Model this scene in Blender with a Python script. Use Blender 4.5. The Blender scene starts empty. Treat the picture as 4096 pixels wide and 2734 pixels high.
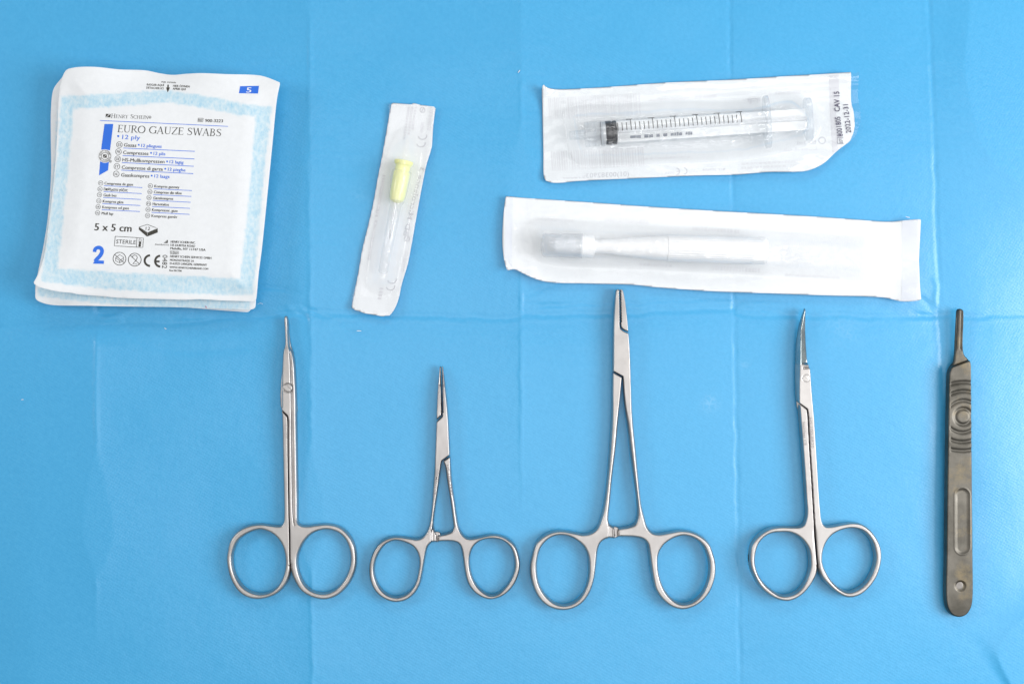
import bpy, math
import numpy as np
from mathutils import Vector

# ------------------------------------------------------------------ camera, light, exposure
H = 0.57                      # camera height above the drape (m); 1 photo pixel = 0.1 mm on the drape
PX = 1e-4
sc = bpy.context.scene
C = sc.collection
cam_d = bpy.data.cameras.new('camera'); cam = bpy.data.objects.new('camera', cam_d); C.objects.link(cam)
cam.location = (0, 0, H); cam.rotation_euler = (0, 0, 0)
cam_d.sensor_width = 36; cam_d.lens = 36 * H / 0.4096
cam_d.clip_start = 0.01; cam_d.clip_end = 50
sc.camera = cam

w = bpy.data.worlds.new('World'); sc.world = w; w.use_nodes = True
bg = w.node_tree.nodes['Background']
bg.inputs['Color'].default_value = (0.98, 0.99, 1.0, 1); bg.inputs['Strength'].default_value = 0.27

def area(name, loc, target, size, sizey, power, col):
    d = bpy.data.lights.new(name, 'AREA'); d.shape = 'RECTANGLE'; d.size = size; d.size_y = sizey
    d.energy = power; d.color = col
    o = bpy.data.objects.new(name, d); C.objects.link(o); o.location = loc
    o.rotation_euler = (Vector(target) - Vector(loc)).to_track_quat('-Z', 'Y').to_euler()
    return o
area('window_light', (0.74, -0.04, 0.58), (0.14, 0, 0), 0.45, 0.5, 6.0, (0.985, 0.99, 1.0))
area('back_strip_lamp', (0.10, 1.00, 0.95), (0.05, 0.05, 0), 0.9, 0.30, 3.2, (1.0, 0.995, 0.985))
area('side_lamp', (-1.10, 0.25, 0.85), (0, 0, 0), 0.4, 0.4, 3.5, (1.0, 0.995, 0.985))
area('ceiling_lamp', (0.20, -0.15, 1.5), (0.20, -0.15, 0), 1.2, 0.9, 5.4, (1.0, 0.99, 0.98))

sc.view_settings.view_transform = 'Standard'; sc.view_settings.look = 'None'
sc.view_settings.exposure = 0.15; sc.view_settings.gamma = 1.0
sc.view_settings.use_curve_mapping = False
sc.cycles.max_bounces = 6; sc.cycles.transparent_max_bounces = 24
sc.cycles.use_denoising = True
sc.cycles.use_adaptive_sampling = True; sc.cycles.adaptive_threshold = 0.02

# ------------------------------------------------------------------ helpers
def W(px, py, z=0.0):
    """photo pixel + height -> world point that stands there"""
    s = (H - z) / H
    return ((px - 2048) * PX * s, (1367 - py) * PX * s, z)

def vnoise(x, y, seed=0):
    x = np.asarray(x, float); y = np.asarray(y, float)
    xi = np.floor(x).astype(np.int64); yi = np.floor(y).astype(np.int64)
    fx = x - xi; fy = y - yi
    fx = fx * fx * (3 - 2 * fx); fy = fy * fy * (3 - 2 * fy)
    def h(a, b):
        n = (a * 374761393 + b * 668265263 + seed * 982451653) & 0xffffffff
        n = ((n ^ (n >> 13)) * 1274126177) & 0xffffffff
        return ((n ^ (n >> 16)) & 0xffff) / 65535.0 * 2 - 1
    return ((h(xi, yi) * (1 - fx) + h(xi + 1, yi) * fx) * (1 - fy)
            + (h(xi, yi + 1) * (1 - fx) + h(xi + 1, yi + 1) * fx) * fy)

def fbm(x, y, seed=0, o=3):
    s = 0; a = 1.0
    for i in range(o):
        s = s + a * vnoise(x * 2 ** i, y * 2 ** i, seed + i * 17); a *= 0.5
    return s

def sstep(a, b, x):
    t = np.clip((x - a) / (b - a), 0, 1); return t * t * (3 - 2 * t)

def spline(pts, sub=5, closed=True):
    """centripetal Catmull-Rom; a point (x, y, 1) is a sharp corner"""
    P = [np.array(p[:2], float) for p in pts]; cor = [len(p) > 2 for p in pts]
    n = len(P); out = []
    def seg(p0, p1, p2, p3):
        t0 = 0.0
        t1 = t0 + max(np.linalg.norm(p1 - p0), 1e-6) ** .5
        t2 = t1 + max(np.linalg.norm(p2 - p1), 1e-6) ** .5
        t3 = t2 + max(np.linalg.norm(p3 - p2), 1e-6) ** .5
        for k in range(sub):
            t = t1 + (t2 - t1) * k / sub
            A1 = (t1 - t) / (t1 - t0) * p0 + (t - t0) / (t1 - t0) * p1
            A2 = (t2 - t) / (t2 - t1) * p1 + (t - t1) / (t2 - t1) * p2
            A3 = (t3 - t) / (t3 - t2) * p2 + (t - t2) / (t3 - t2) * p3
            B1 = (t2 - t) / (t2 - t0) * A1 + (t - t0) / (t2 - t0) * A2
            B2 = (t3 - t) / (t3 - t1) * A2 + (t - t1) / (t3 - t1) * A3
            out.append((t2 - t) / (t2 - t1) * B1 + (t - t1) / (t2 - t1) * B2)
    for i in range(n if closed else n - 1):
        p1 = P[i]; p2 = P[(i + 1) % n]
        p0 = P[i - 1] if (closed or i > 0) and not cor[i] else p1 + (p1 - p2)
        p3 = P[(i + 2) % n] if (closed or i + 2 < n) and not cor[(i + 1) % n] else p2 + (p2 - p1)
        seg(p0, p1, p2, p3)
    if not closed: out.append(P[-1])
    return np.array(out)

def seg_dist(X, Y, A, B):
    d = B - A; L = d @ d + 1e-12
    t = np.clip(((X - A[0]) * d[0] + (Y - A[1]) * d[1]) / L, 0, 1)
    return np.hypot(X - A[0] - t * d[0], Y - A[1] - t * d[1]), t

def inside(X, Y, loops):
    """even-odd test on a regular grid, row by row"""
    xs = X[0]; out = np.zeros(X.shape, bool)
    for j in range(X.shape[0]):
        y = Y[j, 0]; cr = []
        for P in loops:
            Q = np.roll(P, -1, 0); m = (P[:, 1] > y) != (Q[:, 1] > y)
            if m.any(): cr.append((Q[m, 0] - P[m, 0]) * (y - P[m, 1]) / (Q[m, 1] - P[m, 1]) + P[m, 0])
        if cr: out[j] = np.searchsorted(np.sort(np.concatenate(cr)), xs) % 2 == 1
    return out

def poly_sdf(X, Y, loops):
    """distance to outline, positive inside (even-odd over the loops)"""
    D = np.full(X.shape, 1e9); ins = np.zeros(X.shape, bool)
    for P in loops:
        P = np.asarray(P, float); Q = np.roll(P, -1, 0)
        for a, b in zip(P, Q):
            d, _ = seg_dist(X, Y, a, b); np.minimum(D, d, out=D)
            if a[1] != b[1]:
                c = ((a[1] > Y) != (b[1] > Y)) & (X < (b[0] - a[0]) * (Y - a[1]) / (b[1] - a[1]) + a[0])
                ins ^= c
    return np.where(ins, D, -D)

def polyline_dist(X, Y, pts):
    D = np.full(X.shape, 1e9); T = np.zeros(X.shape); n = len(pts) - 1
    for i in range(n):
        d, t = seg_dist(X, Y, np.array(pts[i], float), np.array(pts[i + 1], float))
        m = d < D; D = np.where(m, d, D); T = np.where(m, (i + t) / n, T)
    return D, T

def march(loops, res, grow=None):
    """grid the inside of an outline; returns node px, py, d, boundary flag and faces"""
    allp = np.vstack(loops); x0, y0 = allp.min(0) - res; x1, y1 = allp.max(0) + res
    xs = np.arange(x0, x1 + res, res) + 0.0137; ys = np.arange(y0, y1 + res, res) + 0.0071
    X, Y = np.meshgrid(xs, ys)
    ins = inside(X, Y, loops); near = ins.copy()
    near[1:] |= ins[:-1]; near[:-1] |= ins[1:]; nn = near.copy(); near[:, 1:] |= nn[:, :-1]; near[:, :-1] |= nn[:, 1:]
    if grow is not None:
        for _ in range(2):
            nn = near.copy(); near[1:] |= nn[:-1]; near[:-1] |= nn[1:]; nn = near.copy(); near[:, 1:] |= nn[:, :-1]; near[:, :-1] |= nn[:, 1:]
    D = np.full(X.shape, -9.0); D[near] = poly_sdf(X[near], Y[near], loops)
    if grow is not None: D[near] += grow(X[near], Y[near])
    ins = D > 0; ny, nx = D.shape
    idx = -np.ones(D.shape, int); idx[ins] = np.arange(ins.sum())
    vx = list(X[ins]); vy = list(Y[ins]); vd = list(D[ins]); vb = [False] * len(vx)
    code = ins[:-1, :-1] * 1 + ins[:-1, 1:] * 2 + ins[1:, 1:] * 4 + ins[1:, :-1] * 8
    jj, ii = np.where(code == 15)
    faces = np.stack([idx[jj, ii], idx[jj + 1, ii], idx[jj + 1, ii + 1], idx[jj, ii + 1]], 1).tolist()
    ed = {}
    def cross(a, b):
        k = (a, b) if a < b else (b, a)
        if k not in ed:
            da, db = D[a], D[b]; t = da / (da - db)
            ed[k] = len(vx)
            vx.append(X[a] + (X[b] - X[a]) * t); vy.append(Y[a] + (Y[b] - Y[a]) * t); vd.append(0.0); vb.append(True)
        return ed[k]
    for j, i in zip(*np.where((code > 0) & (code < 15))):
        cs = [(j, i), (j + 1, i), (j + 1, i + 1), (j, i + 1)]; poly = []
        for k in range(4):
            a, b = cs[k], cs[(k + 1) % 4]
            if ins[a]: poly.append(int(idx[a]))
            if ins[a] != ins[b]: poly.append(cross(a, b))
        if len(poly) >= 3: faces.append(poly)
    return np.array(vx), np.array(vy), np.array(vd), np.array(vb), faces

def link(name, mesh, mat=None, parent=None):
    o = bpy.data.objects.new(name, mesh); C.objects.link(o)
    if mat is not None: mesh.materials.append(mat)
    if parent is not None: o.parent = parent
    return o

def mesh_from(name, V, F, smooth=True):
    me = bpy.data.meshes.new(name); me.from_pydata([tuple(v) for v in V], [], [tuple(f) for f in F])
    if smooth: me.polygons.foreach_set('use_smooth', [True] * len(me.polygons))
    me.update(); return me

def thing(name, label, cat, loc=(0, 0, 0), group=None):
    o = bpy.data.objects.new(name, None); C.objects.link(o); o.location = loc
    o.empty_display_size = 0.005
    o['label'] = label; o['category'] = cat
    if group: o['group'] = group
    return o

def world_px(px, py, z, z0=None):
    s = (H - (z if z0 is None else z0)) / H
    return np.stack([(px - 2048) * PX * s, (1367 - py) * PX * s, np.broadcast_to(z, px.shape)], 1)

def attach(o, root):
    """parent to an Empty that is not at the origin, mesh data given in world coordinates"""
    o.parent = root; o.matrix_parent_inverse = root.matrix_basis.inverted()
    return o

def solid(loops, res, z0, top, bot, root, parts, mat, z0f=None, drop=0.0, grow=None):
    """closed body over an outline. top/bot(px,py,d) in metres above / below the mid height z0.
       parts: name, or function(cx, cy) -> array of names"""
    vx, vy, vd, vb, F = march(loops, res, grow)
    n = len(vx)
    base = np.full(n, z0) if z0f is None else z0 + z0f(vx, vy)
    # drop lowers the widest line of the section towards the underside
    zt = base - drop + np.where(vb, 0, top(vx, vy, vd)) * (1 + drop / 0.002); zb = base - drop - np.where(vb, 0, bot(vx, vy, vd)) * (1 - drop / 0.002)
    Vt = world_px(vx, vy, zt, z0); Vb = world_px(vx, vy, zb, z0)
    bmap = np.where(vb, np.arange(n), np.arange(n) + n)
    V = np.vstack([Vt, Vb]); FF = [list(f) for f in F] + [[int(bmap[i]) for i in reversed(f)] for f in F]
    used = np.unique(np.concatenate([np.array(f) for f in FF])); re = -np.ones(2 * n, int); re[used] = np.arange(len(used))
    V = V[used]; FF = [[int(re[i]) for i in f] for f in FF]
    whole = mesh_from('whole', V, FF)
    if isinstance(parts, str):
        whole.name = parts
        return {parts: attach(link(parts, whole, mat), root)}
    N = np.zeros(len(V) * 3); whole.vertex_normals.foreach_get('vector', N); N = N.reshape(-1, 3)
    cx = np.array([vx[np.array(f)].mean() for f in F]); cy = np.array([vy[np.array(f)].mean() for f in F])
    lab = np.array(parts(cx, cy)); lab = np.concatenate([lab, lab]); out = {}
    for nm in dict.fromkeys(lab.tolist()):
        fs = [FF[i] for i in np.where(lab == nm)[0]]
        u = np.unique(np.concatenate([np.array(f) for f in fs])); r = {int(a): k for k, a in enumerate(u)}
        plain = nm.split(':')[0]
        me = mesh_from(plain, V[u], [[r[i] for i in f] for f in fs])
        me.normals_split_custom_set_from_vertices([tuple(v) for v in N[u]])
        out[nm] = attach(link(plain, me, mat), root)
    bpy.data.meshes.remove(whole)
    return out

def sheet(loops, res, zf, name, root, mat, attrs=None, flip=False):
    """single thin sheet over an outline"""
    vx, vy, vd, vb, F = march(loops, res)
    z = zf(vx, vy, vd)
    V = world_px(vx, vy, z)
    me = mesh_from(name, V, F)
    if attrs:
        for k, f in attrs.items():
            a = me.attributes.new(k, 'FLOAT', 'POINT'); a.data.foreach_set('value', np.asarray(f(vx, vy), np.float32))
    o = link(name, me, mat)
    return attach(o, root) if root is not None else o

def edge_round(T, R, p=2.0):
    def f(px, py, d):
        t = T(px, py) if callable(T) else T
        r = R(px, py) if callable(R) else R
        u = 1 - np.clip(d / r, 0, 1)
        return t * np.power(np.clip(1 - u ** p, 0, 1), 1 / p)
    return f

def lathe(name, A, B, prof, zc, mat, root, seg=48, flute=0, fl_amp=0.0, caps=True, zc2=None):
    """revolve (s px along A->B, r px) about the axis A->B"""
    a = np.array(W(A[0], A[1], zc)); b = np.array(W(B[0], B[1], zc if zc2 is None else zc2))
    L = math.hypot(B[0] - A[0], B[1] - A[1]); k = np.linalg.norm(b - a) / L
    ax = (b - a) / np.linalg.norm(b - a); up = np.array([0, 0, 1.0]); sd = np.cross(up, ax); sd /= np.linalg.norm(sd)
    up = np.cross(ax, sd)
    V = []; F = []
    th = np.linspace(0, 2 * math.pi, seg, endpoint=False)
    for (s, r) in prof:
        rr = r * (1 + fl_amp * np.cos(flute * th)) if flute else np.full(seg, r)
        for t, q in zip(th, rr):
            V.append(a + ax * s * k + (sd * math.cos(t) + up * math.sin(t)) * q * k)
    m = len(prof)
    for i in range(m - 1):
        for j in range(seg):
            F.append((i * seg + j, i * seg + (j + 1) % seg, (i + 1) * seg + (j + 1) % seg, (i + 1) * seg + j))
    if caps:
        F.append(tuple(reversed(range(seg)))); F.append(tuple(range((m - 1) * seg, m * seg)))
    me = mesh_from(name, V, F)
    if hasattr(me, 'set_sharp_from_angle'): me.set_sharp_from_angle(angle=math.radians(40))
    return attach(link(name, me, mat), root)

# ------------------------------------------------------------------ materials
def new_mat(name):
    m = bpy.data.materials.new(name); m.use_nodes = True
    nt = m.node_tree; return m, nt, nt.nodes['Principled BSDF']

def noise_node(nt, scale, detail=3, rough=0.5, coord='Object', stretch=None):
    tc = nt.nodes.new('ShaderNodeTexCoord'); n = nt.nodes.new('ShaderNodeTexNoise')
    n.inputs['Scale'].default_value = scale; n.inputs['Detail'].default_value = detail; n.inputs['Roughness'].default_value = rough
    if stretch:
        mp = nt.nodes.new('ShaderNodeMapping'); mp.inputs['Scale'].default_value = stretch
        nt.links.new(tc.outputs[coord], mp.inputs[0]); nt.links.new(mp.outputs[0], n.inputs['Vector'])
    else:
        nt.links.new(tc.outputs[coord], n.inputs['Vector'])
    return n

def bump_into(nt, p, height, strength, dist):
    b = nt.nodes.new('ShaderNodeBump'); b.inputs['Strength'].default_value = strength; b.inputs['Distance'].default_value = dist
    nt.links.new(height, b.inputs['Height']); nt.links.new(b.outputs[0], p.inputs['Normal']); return b

def ramp(nt, src, stops):
    r = nt.nodes.new('ShaderNodeValToRGB'); nt.links.new(src, r.inputs[0])
    e = r.color_ramp.elements
    while len(e) < len(stops): e.new(0.5)
    for k, (pos, c) in enumerate(stops):
        e[k].position = pos; e[k].color = (*c, 1) if len(c) == 3 else c
    return r

def metal(name, ca, cb, r0, r1, stain=None):
    m, nt, p = new_mat(name)
    n = noise_node(nt, 90, 4, 0.6)
    c = ramp(nt, n.outputs['Fac'], [(0.3, ca), (0.7, cb)])
    p.inputs['Metallic'].default_value = 1.0
    col = c.outputs[0]
    if stain:
        n3 = noise_node(nt, 75, 6, 0.7)
        st = ramp(nt, n3.outputs['Fac'], [(0.52, (0, 0, 0)), (0.72, (1, 1, 1))])
        mx = nt.nodes.new('ShaderNodeMix'); mx.data_type = 'RGBA'
        nt.links.new(st.outputs[0], mx.inputs[0]); nt.links.new(col, mx.inputs[6]); mx.inputs[7].default_value = (*stain, 1)
        col = mx.outputs[2]
    nt.links.new(col, p.inputs['Base Color'])
    n2 = noise_node(nt, 260, 3, 0.6, stretch=(3.0, 0.5, 1))
    mr = nt.nodes.new('ShaderNodeMapRange'); mr.inputs[3].default_value = r0; mr.inputs[4].default_value = r1
    nt.links.new(n2.outputs['Fac'], mr.inputs[0]); nt.links.new(mr.outputs[0], p.inputs['Roughness'])
    n4 = noise_node(nt, 1500, 2, 0.5, stretch=(1, 0.4, 1))
    bump_into(nt, p, n4.outputs['Fac'], 0.12, 0.0001)
    return m

def plain(name, col, rough=0.6, bump=0.0, scale=800, spec=0.5, trans=0.0, sss=0.0):
    m, nt, p = new_mat(name)
    n = noise_node(nt, scale * 0.1, 3)
    c = ramp(nt, n.outputs['Fac'], [(0.3, tuple(x * 0.95 for x in col)), (0.7, tuple(min(1, x * 1.03) for x in col))])
    nt.links.new(c.outputs[0], p.inputs['Base Color'])
    p.inputs['Roughness'].default_value = rough; p.inputs['Specular IOR Level'].default_value = spec
    if bump:
        n2 = noise_node(nt, scale, 3); bump_into(nt, p, n2.outputs['Fac'], bump, 0.0001)
    return m

def film(name, haze, gloss_rough, tint=(0.975, 0.985, 0.99), scale=260, bstr=0.25, f0=0.05, hazecol=(0.92, 0.93, 0.95), fr_gain=0.30):
    """thin clear plastic: mostly transparent, fresnel gloss, a little white haze"""
    m = bpy.data.materials.new(name); m.use_nodes = True; nt = m.node_tree; nt.nodes.clear()
    out = nt.nodes.new('ShaderNodeOutputMaterial')
    tr = nt.nodes.new('ShaderNodeBsdfTransparent'); tr.inputs[0].default_value = (*tint, 1)
    gl = nt.nodes.new('ShaderNodeBsdfGlossy'); gl.inputs['Roughness'].default_value = gloss_rough
    df = nt.nodes.new('ShaderNodeBsdfDiffuse'); df.inputs[0].default_value = (*hazecol, 1)
    tl = nt.nodes.new('ShaderNodeBsdfTranslucent'); tl.inputs[0].default_value = (*hazecol, 1)
    fr = nt.nodes.new('ShaderNodeLayerWeight'); fr.inputs['Blend'].default_value = 0.5
    mp = nt.nodes.new('ShaderNodeMath'); mp.operation = 'POWER'; mp.inputs[1].default_value = 4.0
    nt.links.new(fr.outputs['Facing'], mp.inputs[0])
    ma = nt.nodes.new('ShaderNodeMath'); ma.operation = 'MULTIPLY_ADD'; ma.inputs[1].default_value = fr_gain; ma.inputs[2].default_value = f0
    nt.links.new(mp.outputs[0], ma.inputs[0])
    n = noise_node(nt, scale, 3, 0.55)
    b = nt.nodes.new('ShaderNodeBump'); b.inputs['Strength'].default_value = bstr; b.inputs['Distance'].default_value = 0.0006
    nt.links.new(n.outputs['Fac'], b.inputs['Height'])
    nt.links.new(b.outputs[0], gl.inputs['Normal'])
    ad = nt.nodes.new('ShaderNodeMixShader'); ad.inputs[0].default_value = 0.5
    nt.links.new(df.outputs[0], ad.inputs[1]); nt.links.new(tl.outputs[0], ad.inputs[2])
    m1 = nt.nodes.new('ShaderNodeMixShader'); m1.inputs[0].default_value = haze
    nt.links.new(tr.outputs[0], m1.inputs[1]); nt.links.new(ad.outputs[0], m1.inputs[2])
    m2 = nt.nodes.new('ShaderNodeMixShader')
    nt.links.new(ma.outputs[0], m2.inputs[0]); nt.links.new(m1.outputs[0], m2.inputs[1]); nt.links.new(gl.outputs[0], m2.inputs[2])
    nt.links.new(m2.outputs[0], out.inputs[0])
    return m

STEEL = metal('satin_steel', (0.43, 0.412, 0.402), (0.53, 0.511, 0.498), 0.32, 0.46)
STEEL_B = metal('ground_steel', (0.30, 0.355, 0.365), (0.38, 0.43, 0.44), 0.22, 0.32)
STEEL_D = metal('worn_steel', (0.39, 0.372, 0.365), (0.47, 0.45, 0.442), 0.28, 0.42)
TARNISH = metal('tarnished_steel', (0.072, 0.068, 0.058), (0.15, 0.14, 0.122), 0.32, 0.50, stain=(0.185, 0.152, 0.098))
ETCH = plain('etched_marking', (0.26, 0.24, 0.24), 0.7)
ETCH_L = plain('faint_etching', (0.42, 0.40, 0.40), 0.7)
INK = plain('black_ink', (0.045, 0.042, 0.034), 0.7)
BLUE = plain('blue_ink', (0.022, 0.155, 0.72), 0.65)
WHITE_INK = plain('white_paper_gap', (0.82, 0.83, 0.84), 0.7)
GHOST = plain('print_showing_through', (0.58, 0.58, 0.62), 0.8)
GHOST_L = plain('faint_print_showing_through', (0.70, 0.70, 0.735), 0.8)
GHOST_F = plain('very_faint_print', (0.745, 0.75, 0.775), 0.8)
JET = plain('inkjet_ink', (0.05, 0.04, 0.10), 0.7)
LINT = plain('white_lint', (0.85, 0.85, 0.86), 0.9)
PINK = plain('pink_fibre', (0.65, 0.16, 0.30), 0.9)
WPLAST = plain('white_plastic', (0.92, 0.92, 0.92), 0.42, spec=0.4)
YPLAST = plain('yellow_plastic', (1.0, 0.97, 0.42), 0.45)
RUBBER = plain('black_rubber', (0.018, 0.018, 0.022), 0.45)
GREYPL = plain('grey_plastic', (0.62, 0.63, 0.64), 0.4)
STEELN = metal('needle_steel', (0.5, 0.5, 0.5), (0.6, 0.6, 0.6), 0.2, 0.3)
FILM_S = film('clear_blister_film', 0.035, 0.10, tint=(0.985, 0.995, 1.0), bstr=0.16, fr_gain=0.7)
FILM_P = film('clear_pouch_film', 0.16, 0.14, bstr=0.4, f0=0.035, tint=(0.99, 0.995, 1.0), hazecol=(0.99, 0.99, 1.0))
FILM_N = film('milky_pouch_film', 0.13, 0.13, bstr=0.45, f0=0.035, hazecol=(0.99, 0.99, 1.0), scale=300, tint=(0.99, 0.995, 1.0))
BARREL = film('clear_plastic', 0.03, 0.08, bstr=0.02, f0=0.035, tint=(0.985, 0.993, 1.0), hazecol=(0.99, 0.99, 1.0))
CAPPL = film('frosted_clear_plastic', 0.16, 0.15, bstr=0.05, f0=0.04, tint=(0.99, 0.995, 1.0), hazecol=(0.99, 0.99, 1.0))

def paper_mat(name, col=(0.81, 0.83, 0.85), ink=False, weave=0.12):
    m, nt, p = new_mat(name)
    p.inputs['Roughness'].default_value = 0.75; p.inputs['Specular IOR Level'].default_value = 0.25
    n = noise_node(nt, 420, 4, 0.6)
    c = ramp(nt, n.outputs['Fac'], [(0.25, tuple(x * 0.965 for x in col)), (0.75, tuple(min(1, x * 1.02) for x in col))])
    col_out = c.outputs[0]
    if ink:
        at = nt.nodes.new('ShaderNodeAttribute'); at.attribute_name = 'border'
        n2 = noise_node(nt, 700, 5, 0.62, stretch=(1.25, 0.75, 1))
        n3 = noise_node(nt, 210, 3, 0.6)
        sm = nt.nodes.new('ShaderNodeMath'); sm.operation = 'MULTIPLY_ADD'; sm.inputs[1].default_value = 0.35
        nt.links.new(n3.outputs['Fac'], sm.inputs[0]); nt.links.new(n2.outputs['Fac'], sm.inputs[2])
        r = ramp(nt, sm.outputs[0], [(0.40, (0.73, 0.81, 0.85)), (0.66, (0.56, 0.73, 0.82)), (0.98, (0.34, 0.60, 0.77))])
        mx = nt.nodes.new('ShaderNodeMix'); mx.data_type = 'RGBA'
        nt.links.new(at.outputs['Fac'], mx.inputs[0]); nt.links.new(col_out, mx.inputs[6]); nt.links.new(r.outputs[0], mx.inputs[7])
        col_out = mx.outputs[2]
    nt.links.new(col_out, p.inputs['Base Color'])
    n4 = noise_node(nt, 1600, 3, 0.6); bump_into(nt, p, n4.outputs['Fac'], weave, 0.0002)
    return m
PAPER = paper_mat('packet_paper', ink=True)
PAPER_B = paper_mat('pouch_paper')
PAPER_T = paper_mat('fibrous_pouch_paper', (0.81, 0.83, 0.845), weave=0.4)

CAPGREY = film('frosted_grey_cap_plastic', 0.30, 0.15, bstr=0.2, f0=0.05, tint=(0.985, 0.99, 0.995), hazecol=(0.93, 0.945, 0.96), fr_gain=0.5)
CLEARFL = film('clear_flange_plastic', 0.24, 0.10, bstr=0.03, f0=0.05, tint=(0.97, 0.985, 1.0), hazecol=(0.93, 0.95, 0.97), fr_gain=0.7)
RODPL = film('milky_plunger_plastic', 0.70, 0.2, bstr=0.05, f0=0.04, tint=(0.99, 0.995, 1.0), hazecol=(0.99, 0.99, 1.0))
def drape_mat():
    m, nt, p = new_mat('blue_nonwoven')
    p.inputs['Roughness'].default_value = 0.31; p.inputs['Specular IOR Level'].default_value = 0.60
    n = noise_node(nt, 700, 2, 0.65); n2 = noise_node(nt, 9, 3, 0.55)
    a = ramp(nt, n.outputs['Fac'], [(0.25, (0.056, 0.375, 0.690)), (0.75, (0.072, 0.415, 0.735))])
    b = ramp(nt, n2.outputs['Fac'], [(0.3, (0.95, 0.97, 0.985)), (0.7, (1.0, 1.0, 1.0))])
    mx = nt.nodes.new('ShaderNodeMix'); mx.data_type = 'RGBA'; mx.blend_type = 'MULTIPLY'; mx.inputs[0].default_value = 1.0
    nt.links.new(a.outputs[0], mx.inputs[6]); nt.links.new(b.outputs[0], mx.inputs[7])
    # small rubbed patches where the film has come away from the fibres
    at = nt.nodes.new('ShaderNodeAttribute'); at.attribute_name = 'rub'
    tc = nt.nodes.new('ShaderNodeTexCoord'); vo = nt.nodes.new('ShaderNodeTexVoronoi'); vo.feature = 'DISTANCE_TO_EDGE'
    vo.inputs['Scale'].default_value = 480
    nt.links.new(tc.outputs['Object'], vo.inputs['Vector'])
    r = ramp(nt, vo.outputs['Distance'], [(0.05, (1, 1, 1)), (0.22, (0.15, 0.15, 0.15))])
    mu = nt.nodes.new('ShaderNodeMath'); mu.operation = 'MULTIPLY'
    nt.links.new(at.outputs['Fac'], mu.inputs[0]); nt.links.new(r.outputs[0], mu.inputs[1])
    m2 = nt.nodes.new('ShaderNodeMix'); m2.data_type = 'RGBA'
    nt.links.new(mu.outputs[0], m2.inputs[0]); nt.links.new(mx.outputs[2], m2.inputs[6]); m2.inputs[7].default_value = (0.24, 0.54, 0.80, 1)
    nt.links.new(m2.outputs[2], p.inputs['Base Color'])
    # embossed dot rows of the fabric plus fibre noise
    mp = nt.nodes.new('ShaderNodeMapping'); mp.inputs['Rotation'].default_value = (0, 0, 0.52); mp.inputs['Scale'].default_value = (1, 1, 1)
    nt.links.new(tc.outputs['Object'], mp.inputs[0])
    v2 = nt.nodes.new('ShaderNodeTexVoronoi'); v2.inputs['Scale'].default_value = 900; v2.inputs['Randomness'].default_value = 0.25
    nt.links.new(mp.outputs[0], v2.inputs['Vector'])
    ad = nt.nodes.new('ShaderNodeMath'); ad.operation = 'MULTIPLY_ADD'; ad.inputs[1].default_value = 0.8
    nt.links.new(v2.outputs['Distance'], ad.inputs[0]); nt.links.new(n.outputs['Fac'], ad.inputs[2])
    bump_into(nt, p, ad.outputs[0], 0.15, 0.00035)
    return m
DRAPE = drape_mat()

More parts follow.
